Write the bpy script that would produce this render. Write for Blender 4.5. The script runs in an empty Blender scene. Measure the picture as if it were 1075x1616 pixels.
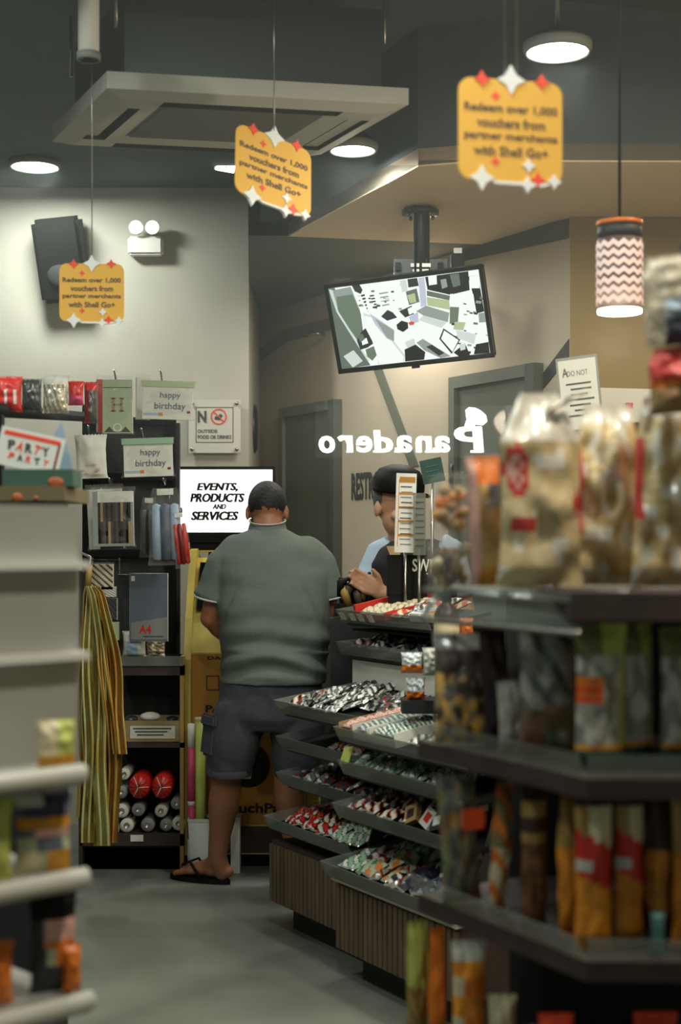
import bpy, bmesh, math, random
from mathutils import Vector, Matrix, noise, Euler
random.seed(7)
PI = math.pi
sc = bpy.context.scene
COL = sc.collection
F = 2350.0                      # focal length in pixels of the 1075x1616 frame
EYE = 1.4
def P(x, y, d):                 # a pixel of the photograph at depth d, as a point of the place
    return Vector(((x-537.5)/F*d, d, EYE-(y-850)/F*d))
def X(x, d): return (x-537.5)/F*d
def Z(y, d): return EYE-(y-850)/F*d

# ---------------------------------------------------------------- camera, world, exposure
cam_d = bpy.data.cameras.new('camera'); cam = bpy.data.objects.new('camera', cam_d); COL.objects.link(cam)
cam.location = (0, 0, EYE); cam.rotation_euler = (PI/2, 0, 0)
cam_d.sensor_fit = 'VERTICAL'; cam_d.sensor_height = 36; cam_d.lens = F/1616*36; cam_d.shift_y = 42/1616
cam_d.clip_start = .05
cam_d.dof.use_dof = True; cam_d.dof.focus_distance = 5.9; cam_d.dof.aperture_fstop = 2.7
sc.camera = cam
sc.view_settings.view_transform = 'Standard'; sc.view_settings.look = 'None'
sc.view_settings.gamma = 1; sc.view_settings.use_curve_mapping = False
sc.view_settings.exposure = -0.1
w = bpy.data.worlds.new('world'); sc.world = w; w.use_nodes = True
w.node_tree.nodes['Background'].inputs[0].default_value = (.80, 1.0, .92, 1)
w.node_tree.nodes['Background'].inputs[1].default_value = .17

# ---------------------------------------------------------------- materials
def s2l(v): return v/12.92 if v <= .04045 else ((v+.055)/1.055)**2.4
def hexc(h):
    h = h.lstrip('#'); return tuple(s2l(int(h[i:i+2], 16)/255) for i in (0, 2, 4))
MATS = {}
def mat(name, col, rough=.6, metal=0, alpha=1, emit=0, noise_amt=0, scale=20, bump=0, spec=.5, coat=0, stretch=None, col2=None):
    if name in MATS: return name
    m = bpy.data.materials.new(name); m.use_nodes = True; MATS[name] = m
    nt = m.node_tree; b = nt.nodes['Principled BSDF']
    c = hexc(col) if isinstance(col, str) else col
    b.inputs['Base Color'].default_value = (*c, 1); b.inputs['Roughness'].default_value = rough
    b.inputs['Metallic'].default_value = metal; b.inputs['Alpha'].default_value = alpha
    b.inputs['Specular IOR Level'].default_value = spec; b.inputs['Coat Weight'].default_value = coat
    b.inputs['Coat Roughness'].default_value = .1
    if emit:
        b.inputs['Emission Color'].default_value = (*c, 1); b.inputs['Emission Strength'].default_value = emit
    if noise_amt or bump or col2:
        tc = nt.nodes.new('ShaderNodeTexCoord'); n = nt.nodes.new('ShaderNodeTexNoise')
        n.inputs['Scale'].default_value = scale; n.inputs['Detail'].default_value = 4
        if stretch:
            mp = nt.nodes.new('ShaderNodeMapping'); mp.inputs['Scale'].default_value = stretch
            nt.links.new(tc.outputs['Object'], mp.inputs[0]); nt.links.new(mp.outputs[0], n.inputs[0])
        else: nt.links.new(tc.outputs['Object'], n.inputs[0])
        if noise_amt or col2:
            r = nt.nodes.new('ShaderNodeValToRGB')
            lo = hexc(col2) if col2 else tuple(v*(1-noise_amt) for v in c)
            hi = c if col2 else tuple(min(1, v*(1+noise_amt)) for v in c)
            r.color_ramp.elements[0].color = (*lo, 1); r.color_ramp.elements[1].color = (*hi, 1)
            r.color_ramp.elements[0].position = .35; r.color_ramp.elements[1].position = .65
            nt.links.new(n.outputs[0], r.inputs[0]); nt.links.new(r.outputs[0], b.inputs['Base Color'])
            if emit: nt.links.new(r.outputs[0], b.inputs['Emission Color'])
        if bump:
            bp = nt.nodes.new('ShaderNodeBump'); bp.inputs['Strength'].default_value = bump; bp.inputs['Distance'].default_value = .01
            nt.links.new(n.outputs[0], bp.inputs['Height']); nt.links.new(bp.outputs[0], b.inputs['Normal'])
    return name
# the room
mat('wall_grey', '#b4b1a3', .8, noise_amt=.04, scale=3, bump=.05)
mat('wall_beige', '#b9ad98', .8, noise_amt=.04, scale=3, bump=.05)
mat('wall_olive', '#8a7648', .8, noise_amt=.06, scale=4)
mat('stripe_green', '#5d6355', .7)
mat('stripe_dark', '#26292a', .7)
mat('ceiling_dark', '#445050', .9, noise_amt=.15, scale=2)
mat('ceiling_beige', '#dcc3a0', .85)
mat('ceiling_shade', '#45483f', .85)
mat('concrete', '#777a6e', .42, noise_amt=.22, scale=2.2, bump=.1, col2='#5f635a')
mat('door_grey', '#6f756a', .6, noise_amt=.04, scale=6)
mat('door_frame', '#4a4f47', .6)
mat('ac_white', '#b3b2a6', .6); mat('ac_dark', '#2d302d', .8); mat('ac_grille', '#6f716a', .8)
mat('black', '#0b0c0c', .6, spec=.2); mat('black_gloss', '#070808', .2); mat('black_soft', '#1a1c1c', .8)
mat('steel', '#9b9b94', .3, 1); mat('chrome', '#d0d0c8', .16, 1); mat('dark_steel', '#3c4040', .4, .7)
mat('white', '#d8d8cf', .6); mat('offwhite', '#c4c2b5', .7); mat('paper', '#d2cfc2', .85)
mat('lamp', (1, .97, .9), emit=40); mat('lamp_small', (1, .97, .9), emit=9)
mat('grey_metal', '#a9aba3', .45, .2, noise_amt=.06, scale=3); mat('shelf_white', '#dcdcd2', .3); mat('rail_white', '#b9bbb2', .28, coat=.3); mat('dull_orange', '#a8592a', .6); mat('brown_top', '#6d6347', .7); mat('olive_print', '#6f7142', .5)
mat('wood', '#4a3a30', .6, noise_amt=.25, scale=18, stretch=(1, 1, .15)); mat('wood_dark', '#33251f', .7, noise_amt=.2, scale=14)
mat('slat', '#5a4a38', .6, noise_amt=.25, scale=30, stretch=(1, 1, .1)); mat('cardboard', '#8d7a55', .85, noise_amt=.08, scale=30)
mat('acrylic', '#a9b0a8', .08, alpha=.26, spec=.8); mat('film', '#b8b8ae', .08, alpha=.10, spec=1)
mat('acrylic_grey', '#767c73', .15, alpha=.55, spec=.8); mat('added_pane_glass', '#8f9a95', .03, alpha=.035, spec=.6)
mat('cloudy', '#d6cdb4', .3, alpha=.6, noise_amt=.2, scale=22, spec=.7)
# colours
for n_, c_, r_ in [('red','#c3261d',.4),('red_dark','#7d1512',.4),('orange','#d9731a',.4),('amber','#c98a1e',.5),('yellow','#d8b13a',.5),
    ('sign_yellow','#d9a53a',.7),('sign_red','#e2401f',.6),('sign_white','#d9dbd6',.6),('sign_ink','#5b4a33',.7),
    ('green','#3f6b45',.5),('green_dark','#1d4035',.5),('mint','#8fb08f',.5),('sage','#a9b490',.7),('blue','#2f4a7a',.4),('navy','#1c2240',.5),
    ('slate','#56606d',.6),('sky','#93a9bd',.5),('pink','#c7446b',.5),('pale_pink','#d9a79a',.5),('purple','#2d1a33',.5),('plum','#2a1518',.35),
    ('brown','#3a1f14',.5),('tan','#a58658',.6),('cream','#cfc29c',.6),('gold','#a08245',.5),('lime','#b4bc5a',.5),('silver','#b9bab2',.25),
    ('silver_dark','#5c605c',.3),('grey','#7b7d77',.6),('charcoal','#2a2c2c',.6),('teal','#35615c',.4),('kiosk_yellow','#b9a548',.5),
    ('kiosk_orange','#a87220',.5),('ink','#141414',.7),('ink_grey','#3f4440',.7),('glow_orange','#ff5a1e',.5)]:
    mat(n_, c_, r_, metal=.6 if 'silver' in n_ else 0)
mat('grey_food', '#8f8d80', .5, noise_amt=.3, scale=30); mat('gummy', '#d9a030', .25, noise_amt=.5, scale=30); mat('crisps', '#c2a468', .5, noise_amt=.3, scale=28, bump=.6, col2='#8d7238')
mat('pasta', '#bf9f62', .5, noise_amt=.3, scale=34, bump=.6, col2='#e3d2a8'); mat('nuts', '#6b4526', .5, noise_amt=.4, scale=60, bump=.6)
mat('greens', '#6a7a52', .5, noise_amt=.5, scale=35, bump=.5, col2='#8b5a2e')
mat('skin', '#8a5a3e', .55, noise_amt=.05, scale=12); mat('skin_light', '#b98a6c', .55)
mat('hair', '#141413', .7, noise_amt=.3, scale=80, bump=.4); mat('hair_grey', '#4b4e4c', .8)
mat('shirt', '#5c655e', .9, noise_amt=.06, scale=120, bump=.1); mat('piping', '#a5ada5', .8)
mat('shorts', '#393b41', .9, noise_amt=.12, scale=60, bump=.15); mat('vest', '#0e0f12', .8); mat('sleeve', '#9fb0bd', .85)
mat('kiosk_screen', '#1a1d1c', .15)

# ---------------------------------------------------------------- geometry helpers
TXT = {}
def text_geo(s, bold=0.0, shear=0.0, spacing=1.0):
    k = (s, bold, shear, spacing)
    if k in TXT: return TXT[k]
    c = bpy.data.curves.new('t', 'FONT'); c.body = s; c.offset = bold; c.shear = shear; c.space_character = spacing
    c.align_x = 'CENTER'; c.extrude = .004; c.resolution_u = 3; c.fill_mode = 'BOTH'
    o = bpy.data.objects.new('t', c); COL.objects.link(o)
    dg = bpy.context.evaluated_depsgraph_get(); m = bpy.data.meshes.new_from_object(o.evaluated_get(dg))
    vs = [v.co.copy() for v in m.vertices]; fs = [tuple(p.vertices) for p in m.polygons]
    bpy.data.objects.remove(o); bpy.data.curves.remove(c); bpy.data.meshes.remove(m)
    TXT[k] = (vs, fs); return TXT[k]
class MB:
    def __init__(s): s.v = []; s.f = []; s.m = []; s.sm = []; s.mats = []
    def mi(s, m):
        if m not in s.mats: s.mats.append(m)
        return s.mats.index(m)
    def add(s, vs, fs, m, smooth=False, M=None):
        o = len(s.v); s.v += [(M @ Vector(v)) if M is not None else Vector(v) for v in vs]
        for i, f in enumerate(fs):
            s.f.append(tuple(o+k for k in f)); s.m.append(s.mi(m if isinstance(m, str) else m[i])); s.sm.append(smooth)
        return s
    def box(s, c, size, m, M=None, bev=0):
        x, y, z = [k/2 for k in size]; cx, cy, cz = c
        if bev:
            b = min(bev, x*.9, y*.9, z*.9); vs = []
            bm = bmesh.new(); bmesh.ops.create_cube(bm, size=1)
            bmesh.ops.scale(bm, vec=size, verts=bm.verts)
            bmesh.ops.bevel(bm, geom=bm.edges[:], offset=b, segments=2, affect='EDGES')
            bmesh.ops.translate(bm, vec=c, verts=bm.verts); bm.verts.index_update()
            s.add([v.co.copy() for v in bm.verts], [tuple(v.index for v in f.verts) for f in bm.faces], m, False, M); bm.free(); return s
        vs = [(cx+i*x, cy+j*y, cz+k*z) for i in (-1, 1) for j in (-1, 1) for k in (-1, 1)]
        return s.add(vs, [(0,1,3,2),(4,6,7,5),(0,4,5,1),(2,3,7,6),(0,2,6,4),(1,5,7,3)], m, False, M)
    def lohi(s, a, b, m, M=None, bev=0):
        return s.box([(a[i]+b[i])/2 for i in range(3)], [abs(b[i]-a[i]) for i in range(3)], m, M, bev)
    def prism(s, poly, z0, z1, m, M=None):      # polygon in xy extruded in z
        n = len(poly); vs = [(x, y, z0) for x, y in poly]+[(x, y, z1) for x, y in poly]
        return s.add(vs, [tuple(range(n))[::-1], tuple(range(n, 2*n))]+[(i, (i+1) % n, n+(i+1) % n, n+i) for i in range(n)], m, False, M)
    def tube(s, pts, r, m, n=10, M=None, cap=True):
        pts = [Vector(p) for p in pts]; rs = r if isinstance(r, (list, tuple)) else [r]*len(pts)
        vs = []; prev = None
        for i, p in enumerate(pts):
            t = ((pts[i+1]-p) if i == 0 else (p-pts[i-1]) if i == len(pts)-1 else (pts[i+1]-pts[i-1])).normalized()
            a = prev if prev is not None and prev.cross(t).length > .05 else (Vector((0, 0, 1)) if abs(t.z) < .9 else Vector((1, 0, 0)))
            e1 = (a - t*a.dot(t)).normalized(); e2 = t.cross(e1); prev = e1
            for k in range(n): vs.append(p+(e1*math.cos(2*PI*k/n)+e2*math.sin(2*PI*k/n))*rs[i])
        fs = [(i*n+k, i*n+(k+1) % n, (i+1)*n+(k+1) % n, (i+1)*n+k) for i in range(len(pts)-1) for k in range(n)]
        if cap: fs += [tuple(range(n))[::-1], tuple(range((len(pts)-1)*n, len(pts)*n))]
        return s.add(vs, fs, m, True, M)
    def rings(s, rings, m, smooth=True, M=None, cap=True):   # rings: lists of points, equal length
        n = len(rings[0]); vs = [p for r in rings for p in r]
        fs = [(i*n+k, i*n+(k+1) % n, (i+1)*n+(k+1) % n, (i+1)*n+k) for i in range(len(rings)-1) for k in range(n)]
        if cap: fs += [tuple(range(n))[::-1], tuple(range((len(rings)-1)*n, len(rings)*n))]
        return s.add(vs, fs, m, smooth, M)
    def lathe(s, prof, m, c=(0, 0, 0), n=24, M=None, sx=1, sy=1, cap=True):     # prof (r,z)
        return s.rings([[(c[0]+sx*r*math.cos(2*PI*k/n), c[1]+sy*r*math.sin(2*PI*k/n), c[2]+z) for k in range(n)] for r, z in prof], m, True, M, cap)
    def ball(s, c, r, m, n=16, M=None):
        rx, ry, rz = r if isinstance(r, (tuple, list)) else (r, r, r); h = n//2
        return s.lathe([(max(.02, math.sin(PI*i/h)), -rz*math.cos(PI*i/h)) for i in range(h+1)], m, c, n, M, rx, ry)
    def text(s, t, M, size, m, bold=0, shear=0, spacing=1, sx=1, sy=1):
        vs, fs = text_geo(t, bold, shear, spacing)
        return s.add([(v.x*size*sx, v.y*size*sy, v.z*size*.3+.0006) for v in vs], fs, m, False, M)
    def grid(s, nu, nv, fn, m, smooth=True, M=None):         # fn(u,v)->point ; m str or fn(u,v)->mat
        vs = [fn(i/nu, j/nv) for j in range(nv+1) for i in range(nu+1)]; W = nu+1; fs = []; ms = []
        for j in range(nv):
            for i in range(nu):
                fs.append((j*W+i, j*W+i+1, (j+1)*W+i+1, (j+1)*W+i)); ms.append(m if isinstance(m, str) else m((i+.5)/nu, (j+.5)/nv))
        return s.add(vs, fs, ms, smooth, M)
    def mesh(s, name, off=(0, 0, 0)):
        me = bpy.data.meshes.new(name); off = Vector(off)
        me.from_pydata([v-off for v in s.v], [], s.f)
        for m in s.mats: me.materials.append(MATS[m])
        me.polygons.foreach_set('material_index', s.m); me.polygons.foreach_set('use_smooth', s.sm); me.update(); return me
    def build(s, name, parent=None, loc=None):
        """world-space geometry -> one object whose origin is loc (or the parent's base)"""
        if parent is not None:
            off = Vector(parent['_o']); o = bpy.data.objects.new(name, s.mesh(name, off)); COL.objects.link(o); o.parent = parent
            o['_o'] = tuple(off)
        else:
            if loc is None:
                xs = [v.x for v in s.v]; ys = [v.y for v in s.v]; zs = [v.z for v in s.v]
                loc = ((min(xs)+max(xs))/2, (min(ys)+max(ys))/2, min(zs))
            o = bpy.data.objects.new(name, s.mesh(name, loc)); COL.objects.link(o); o.location = loc; o['_o'] = tuple(loc)
        return o
def tag(o, label, cat, group=None, kind=None):
    o['label'] = label; o['category'] = cat
    if group: o['group'] = group
    if kind: o['kind'] = kind
    return o
def thing(name, label, cat, loc, group=None):
    o = bpy.data.objects.new(name, None); COL.objects.link(o); o.location = loc; o['_o'] = tuple(loc); o.empty_display_size = .05
    return tag(o, label, cat, group)
def struct(name, mb, parent=None):
    o = mb.build(name, parent, None if parent is not None else (0, 0, 0))
    if parent is None: o['kind'] = 'structure'
    return o
def frame(o, ex, ey, ez=None):
    ex = Vector(ex).normalized(); ey = Vector(ey); ey = (ey-ex*ey.dot(ex)).normalized(); ez = ex.cross(ey)
    return Matrix(((ex.x, ey.x, ez.x, o[0]), (ex.y, ey.y, ez.y, o[1]), (ex.z, ey.z, ez.z, o[2]), (0, 0, 0, 1)))
def upright(o, yaw=0, roll=0, pitch=0):   # local x right, y up, z toward the viewer (world -y), then turned
    M = frame(o, (1, 0, 0), (0, 0, 1))
    R = Matrix.Rotation(yaw, 4, 'Z') @ Matrix.Identity(4)
    T = Matrix.Translation(Vector(o)); Ti = Matrix.Translation(-Vector(o))
    return T @ R @ Ti @ M @ Matrix.Rotation(pitch, 4, 'X') @ Matrix.Rotation(roll, 4, 'Z')
def place(name, me, M, label=None, cat=None, group=None, parent=None):
    o = bpy.data.objects.new(name, me); COL.objects.link(o)
    if parent is not None: o.parent = parent
    o.matrix_local = M
    if label: tag(o, label, cat, group)
    return o
def rrect(w_, h_, r, n=5):
    pts = []
    for cx, cy, a0 in ((w_/2-r, h_/2-r, 0), (-w_/2+r, h_/2-r, 90), (-w_/2+r, -h_/2+r, 180), (w_/2-r, -h_/2+r, 270)):
        for i in range(n+1):
            a = math.radians(a0+90*i/n); pts.append((cx+r*math.cos(a), cy+r*math.sin(a)))
    return pts
def star(cx, cy, r, q=.35, n=4, rot=0):
    return [(cx+(r if i % 2 == 0 else r*q)*math.sin(PI*i/n+rot), cy+(r if i % 2 == 0 else r*q)*math.cos(PI*i/n+rot)) for i in range(2*n)]
def remeshed(mb, name, voxel=.009, smooth=4, parent=None, m=None, disp=None, loc=None):
    """melt overlapping closed shapes into one continuous skin"""
    me = mb.mesh('tmp'); o = bpy.data.objects.new('tmp', me); COL.objects.link(o)
    r = o.modifiers.new('r', 'REMESH'); r.mode = 'VOXEL'; r.voxel_size = voxel; r.use_smooth_shade = True
    k = o.modifiers.new('s', 'SMOOTH'); k.iterations = smooth; k.factor = .6
    dg = bpy.context.evaluated_depsgraph_get(); nm = bpy.data.meshes.new_from_object(o.evaluated_get(dg))
    bpy.data.objects.remove(o); bpy.data.meshes.remove(me)
    nm.materials.clear(); nm.materials.append(MATS[m])
    off = Vector(parent['_o']) if parent is not None else Vector(loc)
    nor = [v.normal.copy() for v in nm.vertices]
    for v, n_ in zip(nm.vertices, nor):
        if disp: v.co = v.co+n_*disp(v.co, n_)
        v.co = v.co-off
    nm.polygons.foreach_set('material_index', [0]*len(nm.polygons)); nm.polygons.foreach_set('use_smooth', [True]*len(nm.polygons)); nm.update(); nm.name = name
    ob = bpy.data.objects.new(name, nm); COL.objects.link(ob); ob['_o'] = tuple(off)
    if parent is not None: ob.parent = parent
    else: ob.location = loc
    return ob
def ering(c, rx, ry, n=28, ax=None, p=2.0):     # elliptical ring in the horizontal plane
    out = []
    for k in range(n):
        a = 2*PI*k/n; ca, sa = math.cos(a), math.sin(a)
        out.append((c[0]+rx*math.copysign(abs(ca)**(2/p), ca), c[1]+ry*math.copysign(abs(sa)**(2/p), sa), c[2]))
    return out
def limb(mb, pts, rs, m='skin', n=16):
    pts = [Vector(p) for p in pts]; mb.tube(pts, rs, m, n)
    for p, r in zip(pts, rs): mb.ball(p, r*.99, m, 12)
# flexible bag: local x right, y up (base at 0), z toward the viewer
def bag_mesh(name, w_, h_, t, design, seed=0, crimp=.06, wr=.12, nu=20, nv=28, gather=0, back=None):
    mb = MB(); rnd = random.Random(seed); ph = rnd.random()*50
    def pt(u, v, sgn):
        a = max(0, 1-(2*u-1)**2)**.55
        vv = min(1, max(0, (v-crimp*.6)/(1-crimp*1.6)))
        b = max(0, math.sin(PI*vv))**.45 if 0 < vv < 1 else 0
        z = t/2*a*b
        nz = noise.noise(Vector((u*4+ph, v*6, sgn)))*wr*t*(a*b)**.5
        wv = w_*(1-.10*b)*(1-gather*max(0, v-.75)*2.4)
        zig = .006*math.sin(u*60) if v > .995 else 0
        return ((u-.5)*wv+noise.noise(Vector((v*5, ph, sgn)))*.02*w_, v*h_+zig*.4, sgn*(z+nz+.0007)+(.03*t*math.sin(u*18+ph) if crimp > v or v > 1-crimp else 0))
    mb.grid(nu, nv, lambda u, v: pt(u, v, 1), design)
    mb.grid(nu, nv, lambda u, v: pt(1-u, v, -1), (lambda u, v: design(1-u, v)) if back is None else back)
    return mb.mesh(name)
def box_mesh(name, w_, h_, t, design, nu=8, nv=10, m='white'):
    mb = MB(); mb.box((0, h_/2, 0), (w_, h_, t), m)
    mb.grid(nu, nv, lambda u, v: ((u-.5)*w_*.995, v*h_, t/2+.0004), design, False)
    return mb.mesh(name)
def fit(mb, t, M, w_, h_, m, bold=.02, shear=0, mirror=False, spacing=1.0, dup=1, fat=.06):
    """write t centred at M's origin, scaled to w_ x h_ metres"""
    vs, fs = text_geo(t, bold, shear, spacing)
    x0, x1 = min(v.x for v in vs), max(v.x for v in vs); y0, y1 = min(v.y for v in vs), max(v.y for v in vs)
    kx = w_/(x1-x0)*(-1 if mirror else 1); ky = h_/(y1-y0)
    for q in range(dup):
        sh = (q-(dup-1)/2)*fat*h_
        mb.add([((v.x-(x0+x1)/2)*kx+sh, (v.y-(y0+y1)/2)*ky, v.z*.15+.0012+q*.0001) for v in vs], fs, m, False, M)
def area(name, loc, size, power, col=(1, .97, .9), rot=(0, 0, 0), spread=PI):
    l = bpy.data.lights.new(name, 'AREA'); l.shape = 'DISK'; l.size = size; l.energy = power; l.color = col; l.spread = spread
    o = bpy.data.objects.new(name, l); COL.objects.link(o); o.location = loc; o.rotation_euler = rot; return o
COOL = (.93, 1, .93); WARM = (1, .84, .62)
# ceiling area lights: those of the downlights built further down, then unseen ones without fittings
HC = 3.12
LAMPS = [(55, 255, .13, 20, COOL), (557, 240, .09, 11, COOL), (880, 85, .09, 10, COOL)]
LZ = {557: 5.15, 880: 4.2, 55: None}          # depth of the lamps that hang on short rods
for x, y, r, e, c in LAMPS:
    d = LZ[x] or (HC-EYE)*F/(850-y)
    area('lamp_or_fill_light', (X(x, d), d, (Z(y, d) if LZ[x] else HC)-.05), r*2, e, c)
for lx, ly, e, c in [(-1.5, 3.4, 28, COOL), (-.1, 2.6, 20, COOL), (1.5, 3.3, 20, WARM), (-1.0, 1.6, 16, COOL), (.7, 1.75, 38, (1, .92, .78))]:  # unseen ceiling lights; the last, warm one added to brighten the snack bags
    area('lamp_or_fill_light', (lx, ly, HC-.05), .2, e, c)
area('lamp_or_fill_light', (.35, 6.6, 2.58), .16, 9, (1, .9, .75))  # unseen lights below the lowered ceiling, no fitting built
area('lamp_or_fill_light', (1.35, 4.9, 2.58), .16, 8, WARM)
area('lamp_or_fill_light', (.0, 6.75, 2.58), .16, 6, (1, .95, .85))

# ---------------------------------------------------------------- the room
def W2d(x): return 1645/(205+.178*(x-453))
def W2(x, y, off=0):                      # a pixel on the slanting back wall; off = metres in front of it
    d = W2d(x); p = P(x, y, d); return p+W2n*off
A2 = Vector((X(392, W2d(392)), W2d(392), 0)); B2 = Vector((X(900, W2d(900)), W2d(900), 0))
W2u = (B2-A2).normalized(); W2n = Vector((W2u.y, -W2u.x, 0))      # towards the viewer
HS = 2.65
struct('floor', MB().lohi((-4, -.5, -.1), (4, 11, 0), 'concrete'))
struct('wall_back', MB().prism([(-4.05, 7.3), (-.45, 7.3), (-.45, 8.7), (-4.05, 8.7)], 0, HC, 'wall_grey'))
e = A2-W2u*.5
struct('wall_restroom', MB().prism([(e.x, e.y), (B2.x, B2.y), (B2.x-W2n.x*.15, B2.y-W2n.y*.15), (e.x-W2n.x*.15, e.y-W2n.y*.15)], 0, HC, 'wall_beige'))
struct('wall_right', MB().prism([(B2.x, B2.y), (2.4, 5.84), (2.4, 6.0), (B2.x+.05, B2.y+.2)], 0, HC, 'wall_olive'))
struct('wall_side', MB().lohi((2.4, -.5, 0), (2.55, 6, HC), 'wall_olive'))
struct('wall_left', MB().lohi((-4.15, -.5, 0), (-4.0, 8.7, HC), 'wall_grey'))
struct('ceiling', MB().lohi((-4.1, -.5, HC), (2.5, 9.5, HC+.1), 'ceiling_dark'))
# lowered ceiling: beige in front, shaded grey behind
def HSp(x, y): d = (HS-EYE)*F/(850-y); return (X(x, d), d)
f0 = HSp(455, 373); f1 = HSp(660, 263); f2 = HSp(760, 255); k1 = HSp(762, 386)
poly = [f0, f1, f2, (2.4, f2[1]+.02), (2.4, 5.8), (B2.x, B2.y), k1]
struct('ceiling_lowered', MB().prism(poly, HS, HS+.06, 'ceiling_beige'))
fl = (X(392, f0[1]), f0[1])
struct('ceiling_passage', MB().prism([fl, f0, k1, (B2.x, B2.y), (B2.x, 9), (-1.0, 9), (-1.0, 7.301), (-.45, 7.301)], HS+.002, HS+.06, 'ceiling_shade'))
fb = MB()
ff = [fl, f0, f1, f2, (2.4, f2[1]+.02)]
for a, b in zip(ff, ff[1:]):
    fb.prism([a, b, (b[0], b[1]+.05), (a[0], a[1]+.05)], HS+.005, HC, 'ceiling_dark')
fb.prism([fl, (fl[0]+.05, fl[1]), (-.40, 7.31), (-.449, 7.31)], HS+.005, HC, 'ceiling_dark')
struct('trim_1', fb)
# painted stripes on the back wall
def stripe(name, quads, m):
    mb = MB()
    for q in quads:
        vs = [W2(x, y, .001) for x, y in q]+[W2(x, y, .004) for x, y in q]
        mb.add(vs, [(0, 1, 2, 3), (4, 5, 6, 7), (0, 1, 5, 4), (1, 2, 6, 5), (2, 3, 7, 6), (3, 0, 4, 7)], m)
    struct(name, mb)
stripe('trim_2', [[(393, 584), (393, 564), (449, 521), (454, 539)], [(454, 539), (449, 521), (585, 484), (589, 503)]], 'stripe_green')
stripe('trim_3', [[(567, 520), (580, 518), (662, 735), (648, 738)]], 'stripe_green')
stripe('trim_4', [[(859, 588), (899, 535), (899, 563), (859, 613)]], 'stripe_dark')
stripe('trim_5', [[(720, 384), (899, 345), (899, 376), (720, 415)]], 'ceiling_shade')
# doors on that wall
def door(name, x0, x1, ytop, hinge_right):
    a = W2(x0, 850); b = W2(x1, 850); zt = W2((x0+x1)/2, ytop).z; u = W2u; n = W2n
    def q(mb, s0, s1, z0, z1, o0, o1, m):
        p = lambda s, o: (a.x+u.x*s+n.x*o, a.y+u.y*s+n.y*o)
        mb.prism([p(s0, o0), p(s1, o0), p(s1, o1), p(s0, o1)], z0, z1, m)
    L = (b-a).length
    r = bpy.data.objects.new(name, None); COL.objects.link(r); r.location = (a.x, a.y, 0); r['_o'] = (a.x, a.y, 0); r['kind'] = 'structure'
    mb = MB(); q(mb, 0, .045, 0, zt, .001, .05, 'door_grey'); q(mb, L-.06, L, 0, zt, .001, .05, 'door_frame'); q(mb, .045, L-.06, zt-.05, zt, .001, .05, 'door_grey'); struct('door_frame', mb, r)
    mb = MB(); q(mb, .046, L-.061, .01, zt-.051, .002, .03, 'door_grey')
    struct('door_leaf', mb, r)
    mb = MB(); s = L-.14 if hinge_right else .12
    p0 = a+u*s+n*.031; mb.lohi((p0.x-.012, p0.y-.03, .92), (p0.x+.022, p0.y, 1.16), 'steel'); mb.tube([p0+n*.0+Vector((0, 0, 1.04)), p0+n*.05+Vector((0, 0, 1.04)), p0+n*.05-u*.1+Vector((0, 0, 1.04))], .01, 'steel', 8)
    struct('door_handle', mb, r)
    if not hinge_right:
        for z in (1.62, .4):
            mb = MB(); p = a+u*.03+n*.05; mb.tube([(p.x, p.y, z), (p.x, p.y, z+.1)], .012, 'dark_steel', 8); struct('hinge', mb, r)
    return r
door('door_1', 453, 540, 638, True)
door('door_2', 723, 858, 585, False)
# RESTROOM lettering
mb = MB(); M = frame(W2(588, 766, .003), W2u, (0, 0, 1)); a = W2(555, 766); b = W2(621, 766)
fit(mb, 'RESTROOM', M, (b-a).length, 44*W2d(588)/F, 'ink_grey', .03)
tag(mb.build('restroom_lettering'), 'tall dark grey capitals spelling RESTROOM on the beige wall beside the door', 'lettering')

# ---------------------------------------------------------------- ceiling fittings
def downlight(x, y, r, label):
    d = LZ[x] or (HC-EYE)*F/(850-y); c = (X(x, d), d, Z(y, d)+.03 if LZ[x] else HC)
    t = thing('ceiling_downlight', label, 'ceiling light', c, 'round ceiling downlights')
    MB().lathe([(r+.012, 0), (r+.012, -.018), (r+.006, -.03), (r, -.028), (r, -.012), (r+.008, -.001)], 'grey', c, 32).build('rim', t)
    MB().lathe([(.001, -.022), (r*.6, -.03), (r, -.022), (r, -.012)], 'lamp', c, 32).build('diffuser', t)
    if LZ[x]:
        MB().lathe([(.001, .035), (r*.6, .034), (r+.011, .004), (r+.01, 0), (.001, 0)], 'black_soft', c, 32).build('housing', t)
        MB().tube([(c[0], d, c[2]+.034), (c[0], d, HC)], .006, 'steel', 8).build('rod', t)
downlight(55, 255, .105, 'big glaring round downlight at the left, lowest on the ceiling')
downlight(557, 240, .075, 'round downlight just right of the air conditioner panel')
downlight(880, 85, .085, 'bright round downlight above the largest yellow hanging sign')
# square spot beside the small sign
d = (HC-EYE)*F/(850-262); c = P(357, 262, d)
t = thing('square_spotlight', 'small tilted square spotlight left of the middle yellow hanging sign', 'ceiling light', (c.x, c.y, HC))
M = upright(c, 0, -.25, math.radians(60))
mb = MB(); mb.box((0, 0, -.03), (.1, .085, .05), 'white', M); mb.tube([c, (c.x, c.y+.02, HC)], .008, 'white', 8); mb.build('housing', t)
mb = MB(); mb.box((0, 0, -.002), (.085, .07, .008), 'lamp_small', M); mb.build('lamp_face', t)

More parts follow.
